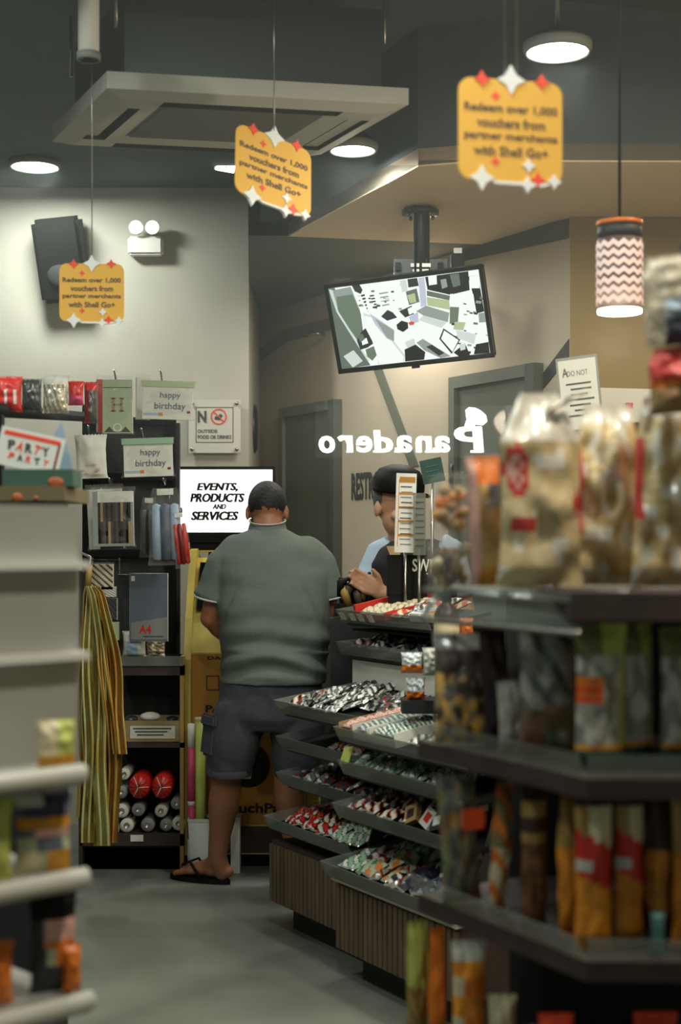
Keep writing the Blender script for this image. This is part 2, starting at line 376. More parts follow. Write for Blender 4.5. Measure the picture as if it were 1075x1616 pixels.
# air conditioner cassette
zc = 2.72
def CP(x, y): d = (zc-EYE)*F/(850-y); return Vector((X(x, d), d, zc))
c1 = CP(158, 138); c2 = CP(655, 166); c3 = CP(498, 243); 
ctr = (CP(85, 222)+c2)*.5*.5 + (c1+c3)*.5*.5
ux = (c2-c1).normalized(); S = .96
uy = Vector((-ux.y, ux.x, 0)); near_mid = (c1+c2)/2; ctr = near_mid+uy*S/2
S = (c2-c1).length; c4 = CP(92, 224); ctr = (c1+c2+c3+c4)/4
ex = ((c2-c1)+(c3-c4))/2/S; ey = ((c3-c2)+(c4-c1))/2/S
MA = Matrix(((ex.x, ey.x, 0, ctr.x), (ex.y, ey.y, 0, ctr.y), (0, 0, 1, zc), (0, 0, 0, 1)))
t = thing('ceiling_air_conditioner', 'square white cassette air conditioner hung under the dark ceiling', 'air conditioner', (ctr.x, ctr.y, zc))
h = S/2; g = .5*S*.56
mb = MB()
# sloped face panel made of four trapezoids with long louvre slots
o_, i_ = h, g
for k in range(4):
    R = MA @ Matrix.Rotation(k*PI/2, 4, 'Z')
    def band(y0, y1, z0, z1, m, in_=0):
        mb.add([(-y0+in_, -y0, z0), (y0-in_, -y0, z0), (y1-in_, -y1, z1), (-y1+in_, -y1, z1)], [(0, 1, 2, 3)], m, False, R)
    band(o_, o_, .05, 0, 'ac_white'); band(o_, o_*.86, 0, -.02, 'ac_white'); band(o_*.7, i_, -.02, -.005, 'ac_white')
    mb.add([(-o_*.86, -o_*.86, -.02), (-o_*.6, -o_*.86, -.02), (-o_*.6, -o_*.7, -.02), (-o_*.7, -o_*.7, -.02)], [(0, 1, 2, 3)], 'ac_white', False, R)
    mb.add([(o_*.86, -o_*.86, -.02), (o_*.6, -o_*.86, -.02), (o_*.6, -o_*.7, -.02), (o_*.7, -o_*.7, -.02)], [(3, 2, 1, 0)], 'ac_white', False, R)
    mb.add([(-o_*.6, -o_*.86, -.02), (o_*.6, -o_*.86, -.02), (o_*.6, -o_*.7, -.02), (-o_*.6, -o_*.7, -.02), (-o_*.6, -o_*.86, .03), (o_*.6, -o_*.86, .03), (o_*.6, -o_*.7, .03), (-o_*.6, -o_*.7, .03)],
           [(4, 5, 6, 7), (0, 1, 5, 4), (1, 2, 6, 5), (2, 3, 7, 6), (3, 0, 4, 7)], 'ac_dark', False, R)
mb.build('face_panel', t)
for k in range(4):
    R = MA @ Matrix.Rotation(k*PI/2, 4, 'Z')
    m2 = MB(); m2.box((0, -o_*.80, -.005), (o_*1.17, .045, .006), 'ac_white', R @ Matrix.Translation((0, 0, 0)) ); m2.build('louvre', t)
mb = MB(); mb.box((0, 0, 0), (2*i_, 2*i_, .012), 'ac_grille', MA)
for q in range(24):
    y = -i_+.02+q*(2*i_-.04)/23; mb.box((0, y, -.009), (2*i_*.96, .006, .008), 'ac_grille', MA)
mb.build('intake_grille', t)
mb = MB(); mb.box((0, 0, .17), (S*.86, S*.86, .26), 'dark_steel', MA); mb.build('body', t)
for sx, sy in ((-1, -1), (1, -1), (1, 1), (-1, 1)):
    p = MA @ Vector((sx*S*.45, sy*S*.40, .2)); MB().tube([p, (p.x, p.y, HC)], .006, 'steel', 8).build('hanger_rod', t)
# service pipes between it and the dark ceiling
for px, yb, r, lab in ((575, 150, .035, 'pale vertical drain pipe rising behind the air conditioner'), (225, 128, .022, 'thin grey pipe rising from the left of the air conditioner'), (140, 95, .03, 'pale vertical pipe at the top left of the dark ceiling')):
    d = 4.95 if px == 575 else 4.6 if px == 225 else 4.2
    p = P(px, yb, d); MB_ = MB(); zb = min(p.z, HC-.05); MB_.tube([(p.x, d, zb), (p.x, d, HC+.01)], r, 'steel' if px != 140 else 'white', 14); MB_.lathe([(r, 0), (r*1.15, .0), (r*1.15, .02), (r, .02)], 'grey', (p.x, d, zb), 14)
    tag(MB_.build('service_pipe'), lab, 'pipe')
# pipes and tray running over the dark ceiling
for k, (ya, xa, xb) in enumerate(((3.5, -2.5, 2.3), (4.3, .25, 2.3))):
    mb = MB(); mb.tube([(xa, ya, HC-.07), (xb, ya+.6, HC-.07)], .05, 'black_soft', 12)
    tag(mb.build('ceiling_pipe'), ('long dark round duct crossing the ceiling in front of the air conditioner', 'dark round duct crossing the ceiling behind the bright right downlight')[k], 'duct')
# loudspeaker and emergency lamp on the back wall
c = P(97, 415, 7.2); t = thing('wall_speaker', 'black loudspeaker high on the grey wall behind a small yellow sign', 'speaker', (c.x, 7.3, c.z-.2))
M = upright((c.x, 7.14, c.z), 0, .1, .25)
mb = MB(); mb.box((0, 0, -.08), (.23, .40, .15), 'black', M, .02); mb.build('cabinet', t)
mb = MB(); mb.box((0, 0, .0), (.2, .36, .012), 'black', M, .004); mb.ball(M @ Vector((0, -.06, .0)), (.07, .02, .07), 'black_soft'); mb.build('grille', t)
mb = MB(); mb.box((c.x, 7.27, c.z-.0), (.08, .09, .08), 'black'); mb.build('bracket', t)
c = P(232, 385, 7.3); t = thing('emergency_light', 'white twin-head emergency light glowing on the grey wall', 'emergency light', (c.x, 7.3, c.z-.05))
mb = MB(); mb.box((c.x, 7.26, c.z-.02), (.17, .07, .09), 'white', None, .01); mb.build('battery_box', t)
for sx in (-1, 1):
    mb = MB(); mb.lathe([(.012, 0), (.028, -.01), (.036, -.05), (.03, -.052)], 'white', (0, 0, 0), 16, upright((c.x+sx*.04, 7.25, c.z+.06), 0, 0, 0) @ Matrix.Rotation(PI, 4, 'X')); hd = mb.build('lamp_head', t)
    mb = MB(); mb.lathe([(.001, 0), (.03, 0), (.03, -.004)], 'lamp_small', (0, 0, 0), 16, upright((c.x+sx*.04, 7.19, c.z+.06))); mb.build('bulb', hd)

# ---------------------------------------------------------------- hanging yellow signs
def hang_sign(cx, cy, wpx, hpx, d, yaw, label, wire_dx=(0,), skew=0):
    c = P(cx, cy, d); w_ = wpx*d/F/math.cos(yaw); h_ = hpx*d/F; M = upright(c, yaw)
    if skew:
        k = d/F; a = Vector((wpx*k, .15, -skew*k)); b = Vector((0, skew*k*hpx*k/.15, hpx*k)); w_, h_ = a.length, b.length; M = frame(c, a, b)
    t = thing('hanging_sign', label, 'hanging sign', (c.x, c.y, c.z-h_/2), 'yellow voucher signs hung from the ceiling')
    q = w_/.25
    board = MB(); pts = rrect(w_, h_*.9, .03*q)
    board.prism(pts, -.002, .002, 'sign_yellow', M)
    for sgn in (1, -1):     # printed on both faces
        Mf = M if sgn == 1 else M @ Matrix.Rotation(PI, 4, 'Y')
        for i, s in enumerate(('Redeem over 1,000', 'vouchers from', 'partner merchants', 'with Shell Go+')):
            fit(board, s, Mf @ Matrix.Translation((0, h_*(.19-.125*i), .0016)), w_*(.9, .66, .9, .72)[i], h_*.085, 'sign_ink', .02)
    board.build('board', t)
    for (sx, sy, r, m) in ((-.28, .44, .019, 'sign_red'), (.30, .45, .019, 'sign_red'), (.0, .45, .034, 'sign_white'), (-.15, .30, .012, 'sign_red'), (-.28, -.43, .03, 'sign_white'), (.26, -.42, .018, 'sign_red'),
                           (-.15, -.28, .012, 'sign_red'), (.17, -.3, .017, 'sign_white'), (.16, -.47, .02, 'sign_white'), (.42, -.43, .018, 'sign_white')):
        m_ = MB(); z_ = .0045 if r != .012 else .003
        m_.prism(star(sx*w_, sy*h_, r*q, .5), -z_, z_, m, M); m_.build('star', t)
    mb = MB(); mb.prism([(-.2*w_, -.45*h_), (.4*w_, -.45*h_), (.3*w_, -.48*h_), (-.15*w_, -.475*h_)], -.0035, .0035, 'sign_white', M); mb.build('bottom_edge', t)
    for dx in wire_dx:
        p = M @ Vector((dx, h_*.46, 0)); MB().tube([p, (p.x+dx*.3, p.y, HC)], .0016, 'steel', 6).build('wire', t)
hang_sign(432, 270, 115, 128, 4.15, math.radians(-38), 'middle-sized yellow voucher sign, turned sideways in front of the air conditioner', (0,), 24)
hang_sign(806, 207, 168, 178, 2.95, math.radians(14), 'largest yellow voucher sign, hanging at the upper right', (-.012, .012))
hang_sign(145, 462, 101, 102, 4.4, math.radians(4), 'smallest yellow voucher sign, hanging low at the left', (0,))
# sheared look of the middle sign comes from its turn; a slight roll besides

# ---------------------------------------------------------------- security monitor on its pole
d0 = 5.5; c0 = P(645, 506, d0); k = d0/F
r_ = Vector((244*k, -.196, 17*k)); dn = Vector((24.5*k, .1, -137*k))
wS = r_.length; hS = dn.length
M = frame(c0, r_, -dn)
t = thing('security_monitor', 'flat monitor tilted down from a ceiling pole, showing camera footage', 'monitor', (c0.x, c0.y, c0.z-.2))
mb = MB(); mb.box((0, 0, -.02), (wS, hS, .03), 'black', M, .004); mb.box((0, -.01, -.045), (wS*.6, hS*.6, .03), 'black_soft', M, .01)
for (a, b, w2_, h2_) in ((0, hS/2-.006, wS, .012), (0, -hS/2+.009, wS, .018), (-wS/2+.007, 0, .014, hS), (wS/2-.007, 0, .014, hS)):
    mb.box((a, b, -.001), (w2_, h2_, .012), 'black_gloss', M)
mb.box((0, -hS/2-.004, .0), (.03, .01, .01), 'black', M)
mb.build('casing', t)
for n_, v in (('cc_w', '#eef6f0'), ('cc_l', '#c9d4cd'), ('cc_g', '#8b978f'), ('cc_m', '#5c6b5e'), ('cc_gr', '#62745f'), ('cc_d', '#20262a'), ('cc_k', '#0a0d10'), ('cc_lav', '#b9bfd0'), ('cc_li', '#a9bd8a'), ('cc_r', '#d2402c')):
    mat(n_, v, .3, emit=1.15, spec=.2); 
    for nd in MATS[n_].node_tree.nodes:
        if nd.type == 'BSDF_PRINCIPLED': nd.inputs['Base Color'].default_value = (.01, .01, .01, 1)
sw, sh = wS-.03, hS-.032
scr = MB()
# picture read in the frame of the zoomed photograph, mapped onto the screen
TL = (62, 252); TR = (895, 190); BR = (968, 655); BL = (148, 706)
def toscr(p):
    x, y = p; u = v = .5
    for _ in range(12):
        ex = TL[0]*(1-u)*(1-v)+TR[0]*u*(1-v)+BL[0]*(1-u)*v+BR[0]*u*v-x
        ey = TL[1]*(1-u)*(1-v)+TR[1]*u*(1-v)+BL[1]*(1-u)*v+BR[1]*u*v-y
        u -= ex/840; v -= ey/455+0*ex
    return (min(1, max(0, u))-.5)*sw, (.5-min(1, max(0, v)))*sh
lay = [0]
def cc(m, *pts):
    lay[0] += 1; scr.add([(*toscr(p), .0012+lay[0]*.000012) for p in pts], [tuple(range(len(pts)))[::-1]], m, False, M)
cc('cc_w', TL, TR, BR, BL)
cc('cc_m', (62, 252), (100, 250), (130, 400), (230, 560), (310, 690), (148, 706))
cc('cc_g', (90, 262), (190, 248), (245, 380), (262, 480), (215, 520), (120, 380)); cc('cc_gr', (110, 300), (200, 290), (250, 400), (265, 500), (235, 550), (120, 385))
cc('cc_l', (64, 255), (88, 262), (122, 380), (232, 550), (305, 665), (295, 668), (215, 545), (112, 385))
cc('cc_l', (155, 632), (212, 600), (266, 664), (210, 698)); cc('cc_d', (255, 500), (278, 480), (325, 568), (290, 590), (250, 600), (230, 545)); cc('cc_w', (255, 545), (285, 535), (295, 565), (262, 575))
cc('cc_gr', (280, 600), (335, 580), (352, 625), (320, 665), (290, 640)); cc('cc_m', (235, 520), (262, 510), (275, 540), (250, 560))
cc('cc_l', (262, 395), (330, 420), (500, 640), (500, 680), (352, 686), (350, 640)); cc('cc_w', (270, 410), (320, 425), (495, 650), (495, 682), (360, 684))
cc('cc_lav', (300, 400), (360, 440), (440, 500), (440, 565), (400, 545), (330, 460)); cc('cc_g', (330, 430), (440, 500), (440, 560), (400, 540))
cc('cc_d', (196, 240), (240, 236), (258, 268), (248, 290), (215, 275))
for i in range(6): cc('cc_d', (248+i*8, 296+i*18), (270+i*4, 292+i*18), (272+i*4, 302+i*18), (252+i*8, 306+i*18))
for i in range(5): cc('cc_d', (298+i*8, 300+i*16), (322+i*5, 298+i*16), (324+i*5, 306+i*16), (300+i*8, 308+i*16))
for i in range(4): cc('cc_g', (350+i*6, 290+i*22), (400+i*3, 285+i*22), (403+i*3, 292+i*22), (353+i*6, 298+i*22))
random.seed(3)
for i in range(26):
    x, y = random.uniform(225, 500), random.uniform(236, 380); s_ = random.uniform(4, 13); cc(random.choice(['cc_l', 'cc_g', 'cc_m', 'cc_w', 'cc_d']), (x, y), (x+s_*1.8, y-2), (x+s_*2, y+s_), (x+2, y+s_*.9))
cc('cc_d', (365, 420), (400, 385), (430, 400), (455, 430), (400, 445)); cc('cc_m', (500, 290), (560, 275), (578, 350), (520, 365)); cc('cc_li', (508, 310), (550, 300), (560, 350), (525, 355))
cc('cc_d', (508, 222), (562, 218), (572, 262), (515, 268)); cc('cc_l', (466, 228), (500, 224), (512, 285), (480, 292)); cc('cc_lav', (568, 218), (602, 215), (618, 370), (585, 378))
cc('cc_k', (606, 215), (840, 196), (850, 300), (745, 320), (620, 285)); cc('cc_w', (622, 212), (668, 208), (672, 258), (628, 262)); cc('cc_g', (690, 235), (720, 230), (730, 275), (700, 285)); cc('cc_m', (740, 210), (790, 205), (800, 270), (760, 280))
cc('cc_m', (616, 290), (745, 325), (748, 352), (618, 318)); cc('cc_li', (616, 325), (740, 350), (745, 402), (622, 372)); cc('cc_g', (560, 400), (612, 372), (742, 418), (735, 470), (600, 425))
cc('cc_l', (600, 425), (730, 470), (700, 500), (575, 450)); cc('cc_k', (840, 225), (893, 222), (940, 420), (890, 430), (870, 330)); cc('cc_w', (846, 226), (896, 222), (904, 292), (852, 290)); cc('cc_w', (745, 315), (870, 322), (888, 430), (800, 425), (740, 355))
for i in range(28):
    x, y = random.uniform(750, 950), random.uniform(325, 650); s_ = random.uniform(5, 15); cc(random.choice(['cc_l', 'cc_d', 'cc_m', 'cc_w', 'cc_g', 'cc_k']), (x, y), (x+s_*2, y+5), (x+s_*2-3, y+s_+4), (x-3, y+s_))
cc('cc_gr', (745, 385), (795, 390), (790, 470), (745, 480)); cc('cc_li', (775, 470), (832, 475), (820, 520), (765, 510)); cc('cc_d', (465, 395), (535, 368), (548, 415), (500, 432)); cc('cc_w', (512, 385), (540, 372), (548, 408), (522, 418))
cc('cc_lav', (520, 430), (570, 405), (575, 460), (535, 470)); cc('cc_r', (517, 462), (532, 455), (552, 460), (548, 474), (528, 477)); cc('cc_k', (452, 470), (480, 448), (515, 460), (518, 492), (490, 512), (458, 495))
cc('cc_w', (440, 500), (500, 515), (555, 540), (555, 580), (520, 612), (470, 590), (440, 540)); cc('cc_l', (500, 570), (550, 550), (560, 585), (520, 610))
cc('cc_k', (500, 610), (560, 585), (615, 630), (610, 672), (505, 678)); cc('cc_g', (565, 575), (600, 555), (755, 660), (700, 668), (610, 620)); cc('cc_d', (620, 600), (650, 590), (720, 640), (690, 655))
cc('cc_w', (600, 530), (690, 570), (690, 600), (590, 548)); cc('cc_d', (690, 560), (712, 502), (805, 570), (760, 648)); cc('cc_w', (700, 560), (716, 514), (796, 572), (764, 636)); cc('cc_k', (770, 640), (830, 590), (860, 660), (800, 664)); cc('cc_l', (800, 600), (832, 588), (835, 625), (808, 632))
cc('cc_l', (780, 515), (890, 545), (880, 600), (790, 560)); cc('cc_k', (890, 600), (960, 590), (966, 652), (880, 656)); cc('cc_g', (900, 430), (935, 425), (945, 480), (905, 480))
scr.build('screen', t)
# mount
b0 = c0+(-dn).normalized()*hS*.32+Vector((.0, .09, 0)); px_, py_ = X(664, 5.6), 5.62
mb = MB(); mb.box((px_+.0, py_, b0.z+.07), (.20, .03, .15), 'dark_steel'); mb.box((px_-.085, py_-.01, b0.z+.115), (.02, .04, .03), 'black'); mb.box((px_+.075, py_-.01, b0.z+.115), (.02, .04, .03), 'black'); mb.tube([(px_, py_, b0.z), c0+Vector((0, .04, 0))], .018, 'black', 10); mb.box((px_, py_, b0.z+.12), (.075, .05, .014), 'steel'); mb.box((px_, py_, b0.z+.10), (.06, .05, .01), 'steel')
mb.build('bracket', t)
mb = MB(); mb.box((px_+.14, py_, b0.z+.09), (.05, .05, .16), 'black', None, .006); mb.box((px_+.14, py_-.01, b0.z+.175), (.03, .03, .02), 'offwhite'); mb.build('power_adapter', t)
mb = MB()
mb.tube([(px_, py_, b0.z), (px_, py_, HS+.005 if False else HC-.01)], .026, 'dark_steel', 16)
mb.tube([(px_+.028, py_-.02, b0.z+.1), (px_+.03, py_-.02, b0.z+.4), (px_+.027, py_-.02, HC-.02)], .005, 'black', 8); mb.tube([(px_-.02, py_-.03, b0.z+.05), (px_-.022, py_-.03, HC-.02)], .004, 'black', 8)
mb.build('pole', t)
mb = MB(); mb.lathe([(.03, HS-.03), (.07, HS-.028), (.07, HS-.012), (.03, HS-.012)], 'dark_steel', (px_, py_, 0), 20)
for a in range(4): mb.ball((px_+.06*math.cos(a*PI/2+.6), py_+.06*math.sin(a*PI/2+.6), HS-.034), .008, 'steel', 8)
mb.build('ceiling_flange', t)

# ---------------------------------------------------------------- notices on the walls
c = P(339, 673, 7.28); s = 7.28/F; wN, hN = 82*s, 84*s
t = thing('wall_notice', 'square clear-plate notice reading NO OUTSIDE FOOD OR DRINKS on four studs', 'notice', (c.x, 7.3, c.z-hN/2))
M = upright((c.x, 7.27, c.z), 0)
mb = MB(); mb.box((0, 0, -.004), (wN, hN, .008), 'offwhite', M)
for a, b, w_, h_ in ((0, .355, .72, .012), (0, -.30, .72, .012), (-.355, .03, .012, .66), (.355, .03, .012, .66)): mb.box((a*wN, b*hN, .0008), (w_*wN, h_*hN, .001), 'ink_grey', M)
fit(mb, 'N', M @ Matrix.Translation((-.24*wN, .18*hN, 0)), .17*wN, .22*hN, 'ink_grey', .04)
cx_, cy_ = .08*wN, .18*hN
mb.add([(cx_+r*math.cos(2*PI*i/24), cy_+r*math.sin(2*PI*i/24), .002) for i in range(24) for r in (.13*wN, .155*wN)], [(2*i, 2*i+1, (2*i+3) % 48, (2*i+2) % 48) for i in range(24)], 'sign_red', False, M)
mb.box((cx_, cy_, .0022), (.27*wN, .022*wN, .0004), 'sign_red', M @ Matrix.Translation((cx_, cy_, 0)) @ Matrix.Rotation(-.78, 4, 'Z') @ Matrix.Translation((-cx_, -cy_, 0)))
mb.prism([(cx_-.08*wN, cy_-.05*wN), (cx_+.02*wN, cy_-.07*wN), (cx_+.08*wN, cy_+.02*wN), (cx_+.03*wN, cy_+.06*wN), (cx_-.02*wN, cy_), (cx_-.07*wN, cy_+.01*wN)], .001, .0016, 'ink_grey', M)
fit(mb, 'OUTSIDE', M @ Matrix.Translation((-.14*wN, -.09*hN, 0)), .38*wN, .06*hN, 'ink_grey', .01)
fit(mb, 'FOOD OR DRINKS', M @ Matrix.Translation((0, -.2*hN, 0)), .64*wN, .07*hN, 'ink_grey', .01)
mb.build('plate', t)
for sx in (-1, 1):
    for sy in (-1, 1): MB().tube([M @ Vector((sx*.43*wN, sy*.43*hN, -.028)), M @ Vector((sx*.43*wN, sy*.43*hN, .01))], .009, 'steel', 12).build('stud', t)
# round clock edge on wall corner
mb = MB(); p = P(395, 680, 7.9); mb.lathe([(.11, -.02), (.13, 0), (.11, .012), (.001, .012)], 'dark_steel', (0, 0, 0), 24, frame((-.447, 7.75, p.z), (0, 1, 0), (0, 0, 1)))
tag(mb.build('round_box'), 'flat round grey fitting seen edge-on at the corner of the grey wall', 'wall fitting')
# poster leaning beside the dark stripe and white card right of it
M = frame(P(915, 622, 4.9), (1, -.35, .1), (0, 0, 1)); s = 4.9/F
t = thing('upright_poster', 'pale grey printed poster standing behind the bread bag, right of the door', 'poster', P(915, 700, 4.9)-Vector((0, 0, .02)))
mb = MB(); w_, h_ = 66*s, 120*s; mb.box((0, -.03, 0), (w_, h_+.06, .006), 'grey', M)
mb.box((.0, .0, .0035), (w_*.9, h_*.92, .001), 'offwhite', M)
fit(mb, 'DO NOT', M @ Matrix.Translation((.0, h_*.28, .003)), w_*.5, h_*.07, 'ink_grey', .0); fit(mb, 'A', M @ Matrix.Translation((-.3*w_, h_*.3, .003)), w_*.14, h_*.12, 'ink_grey', .02)
for i in range(7): mb.box((.05*w_*(i % 2), h_*(.14-.07*i), .0045), (w_*(.6-.1*(i % 3)), .006, .0006), 'ink_grey', M)
mb.build('poster_sheet', t)
MB().tube([P(915, 640, 4.95), (X(915, 4.95), 4.95, 1.015)], .012, 'dark_steel', 10).build('stand_pole', t)
MB().lathe([(.001, 0), (.12, 0), (.12, .015), (.02, .03)], 'dark_steel', (X(915, 4.95), 4.95, 1.01), 20).build('stand_foot', t)
mb = MB(); M = frame(P(992, 640, 5.72), (1, .05, -.02), (0, 0, 1)); mb.box((0, 0, 0), (.24, .13, .02), 'paper', M, .003); mb.box((0, .0, .0105), (.03, .02, .001), 'pink', M)
tag(mb.build('wall_card'), 'white landscape card with a small pink mark on the olive wall', 'card')
# pendant lamp with zigzag beaded shade
d = 3.7; s = d/F; c = P(978, 420, d)
t = thing('pendant_lamp', 'drum pendant lamp with rows of zigzag beads and an orange top band', 'pendant lamp', (c.x, d, Z(497, d)))
R = 36*s
MB().tube([(c.x, d, Z(345, d)), (c.x, d, HC)], .004, 'black', 8).build('cord', t)
MB().lathe([(.004, Z(345, d)), (R*.5, Z(346, d)), (R*1.0, Z(350, d)), (R*1.0, Z(357, d)), (R*.96, Z(357, d))], 'orange', (c.x, d, 0), 32).build('top_cap', t)
MB().lathe([(R*.95, Z(357, d)), (R*.95, Z(378, d)), (R*.9, Z(378, d)), (R*.9, Z(357, d))], 'charcoal', (c.x, d, 0), 32).build('dark_band', t)
mat('bead', '#e6c9bd', .4, emit=.5); mat('bead_dark', '#5b4c47', .5)
mb = MB(); rows = 7
for i in range(rows):
    y0 = 382+i*(482-382)/rows; hh = (482-382)/rows
    def fn(u, v, y0=y0, hh=hh): a = 2*PI*u; zz = abs((u*14) % 1-.5)*2; return (c.x+R*1.02*math.cos(a), d+R*1.02*math.sin(a), Z(y0+hh*.62*(1-v)+hh*.45*zz, d))
    mb.grid(112, 1, fn, 'bead')
mb.lathe([(R*.97, Z(378, d)), (R*.97, Z(488, d)), (R*.93, Z(488, d)), (R*.93, Z(378, d))], 'bead_dark', (c.x, d, 0), 32)
mb.build('beaded_shade', t)
MB().lathe([(.001, Z(489, d)), (R*.95, Z(489, d)), (R*.95, Z(494, d)), (.001, Z(496, d))], 'lamp_small', (c.x, d, 0), 32).build('light_disc', t)
l = bpy.data.lights.new('pendant_light', 'POINT'); l.energy = 22; l.color = WARM; l.shadow_soft_size = .05; o = bpy.data.objects.new('pendant_light', l); COL.objects.link(o); o.location = (c.x, d, Z(497, d)-.07)

# ================================================================ LEFT BACK UNIT (stationery and party goods)
DU = 6.25                                   # its front
s = DU/F
def bx(mb, x0, x1, y0, y1, d0, d1, m, bev=0, dd=None):   # box by its outline in the photo at depth d0, running back to d1
    D = dd or d0
    return mb.lohi((X(x0, D), d0, Z(y1, D)), (X(x1, D), d1, Z(y0, D)), m, None, bev)
t = thing('wooden_display_unit', 'low dark wooden display unit with grey lipped top, between gondola and yellow kiosk', 'shelf unit', (X(208, DU), DU+.2, 0))
mb = MB(); bx(mb, 128, 290, 1338, 1385, DU+.06, DU+.26, 'black_soft'); 
mb.lohi((X(128, DU), DU+.06, 0), (X(290, DU), DU+.26, Z(1335, DU)), 'black_soft'); mb.build('plinth', t)
for y0, y1, nm, m in ((1316, 1335, 'shelf', 'wood_dark'), (1172, 1180, 'shelf', 'wood_dark'), (1050, 1066, 'top_board', 'wood_dark')):
    mb = MB(); bx(mb, 126 if y0 > 1300 else 180, 290, y0, y1, DU, DU+.26, m); mb.build(nm, t)
mb = MB(); bx(mb, 185, 289, 1036, 1051, DU-.01, DU+.01, 'acrylic_grey'); mb.build('acrylic_lip', t)
for x0, x1 in ((284, 290), (124, 130)):
    mb = MB(); mb.lohi((X(x0, DU), DU, 0), (X(x1, DU), DU+.26, Z(1036 if x0 > 200 else 900, DU)), 'gold' if x0 > 200 else 'wood_dark'); mb.build('side_panel', t)
mb = MB(); mb.lohi((X(128, DU), DU+.25, 0), (X(290, DU), DU+.265, Z(1040, DU)), 'black_soft'); mb.build('back_panel', t)
mb = MB(); bx(mb, 206, 226, 1318, 1328, DU-.006, DU, 'white'); mb.build('price_tag', t)
# pegboard above it with black hook bars
t = thing('pegboard_panel', 'dark pegboard with black hook bars carrying the hanging party goods', 'pegboard', (X(190, 6.5), 6.6, 0))
mb = MB(); mb.lohi((X(135, 6.6), 6.58, 0), (X(284, 6.6), 6.62, Z(668, 6.6)), 'charcoal'); mb.build('board', t)
for x in (140, 272): mb = MB(); mb.lohi((X(x, 6.6)-.02, 6.55, 0), (X(x, 6.6)+.02, 6.58, Z(640 if x < 200 else 650, 6.6)), 'black'); mb.build('upright', t)
for y in (664, 752, 872): mb = MB(); mb.lohi((X(135, 6.6), 6.53, Z(y+7, 6.55)), (X(276, 6.6), 6.56, Z(y-5, 6.55)), 'black'); mb.build('hook_bar', t)
for x, y in ((186, 598), (258, 598), (228, 688), (145, 684), (178, 766), (262, 766), (290, 812)):
    p = P(x, y, 6.2); yb = {598: 664, 688: 752, 684: 752, 766: 752, 812: 872}[y]; q = P(min(x, 268), yb, 6.54)
    MB().tube([q, (q.x, 6.5, p.z+.012), (p.x, 6.12, p.z+.01), (p.x, 6.1, p.z+.025)], .004, 'steel', 8).build('hook', t)
# hanging packs helper
def hpack(name, label, cat, x0, x1, y0, y1, d, design, thick=.012, yaw=0, roll=0, film=True, header=None, mk='box', group=None, seed=0, extra=None, gather=0, wr=.12):
    cx = (x0+x1)/2; c = P(cx, y1, d); w_ = (x1-x0)*d/F; h_ = (y1-y0)*d/F
    M = upright(c, yaw, roll); t = thing(name, label, cat, c, group)
    me = (box_mesh('body', w_*.94, h_*.94, thick, design, 16, 20) if mk == 'box' else bag_mesh('body', w_*.96, h_*.96, thick, design, seed, gather=gather, wr=wr))
    Ml = Matrix.Translation(-c) @ M
    o = place('contents' if film else 'pack', me, Ml, parent=t)
    if header:
        m2 = MB(); m2.box((0, h_*.93, thick/2+.002), (w_, h_*.16, .003), header); place('header_card', m2.mesh('header_card'), Ml, parent=t)
    if film:
        place('clear_sleeve', bag_mesh('sleeve', w_*1.05, h_*1.04, thick*1.7, lambda u, v: 'film', seed+1, wr=.3), Ml @ Matrix.Translation((0, -h_*.02, 0)), parent=t)
    if extra:
        m3 = MB(); extra(m3, w_, h_, thick/2+.0012); place('printing', m3.mesh('printing'), Ml, parent=t)
    return t
def T(x, y, z): return Matrix.Translation((x, y, z))
def fitl(mb, s_, x, y, z, w_, h_, m, bold=.02, shear=0, rot=0): fit(mb, s_, T(x, y, z) @ Matrix.Rotation(rot, 4, 'Z'), w_, h_, m, bold, shear)
def H_ex(mb, w_, h_, z):
    for sx in (-.13, .13): mb.box((sx*w_, .5*h_, z), (.09*w_, .24*h_, .001), 'gold'); mb.box((sx*w_, .61*h_, z), (.19*w_, .025*h_, .001), 'gold'); mb.box((sx*w_, .39*h_, z), (.19*w_, .025*h_, .001), 'gold')
    mb.box((0, .5*h_, z), (.25*w_, .03*h_, .001), 'gold')
    mb.add([(w_*r*math.cos(2*PI*i/20), .1*h_+w_*r*math.sin(2*PI*i/20), z) for i in range(20) for r in (.1, .14)], [(2*i, 2*i+1, (2*i+3) % 40, (2*i+2) % 40) for i in range(20)], 'white')
    mb.box((0, .80*h_, z), (.9*w_, .012*h_, .001), 'ink_grey'); fitl(mb, 'Letter', 0, .87*h_, z, .3*w_, .05*h_, 'ink_grey') if False else None
    mb.prism([(-.42*w_, .02*h_), (.42*w_, .02*h_), (.25*w_, .12*h_), (.12*w_, .03*h_), (-.12*w_, .03*h_), (-.25*w_, .12*h_)], z-.0005, z, 'ink_grey')
hpack('letter_card_pack', 'sage green hanging card with a big letter H', 'card pack', 161, 211, 594, 684, 6.1, lambda u, v: 'sage', .02, extra=H_ex)
hpack('letter_card_pack', 'red-edged card pack hanging just behind the green letter H card', 'card pack', 152, 176, 594, 682, 6.2, lambda u, v: 'red' if u < .5 else 'offwhite', .02, yaw=.5)
def HB_ex(mb, w_, h_, z):
    fitl(mb, 'happy', .05*w_, .62*h_, z, .38*w_, .2*h_, 'slate', .0); fitl(mb, 'birthday', .05*w_, .33*h_, z, .58*w_, .22*h_, 'slate', .0)
    mb.box((.4*w_, .2*h_, z), (.06*w_, .06*h_, .001), 'red_dark'); mb.box((-.3*w_, .13*h_, z), (.3*w_, .06*h_, .001), 'sky'); mb.box((-.12*w_, .13*h_, z), (.07*w_, .08*h_, .001), 'orange')
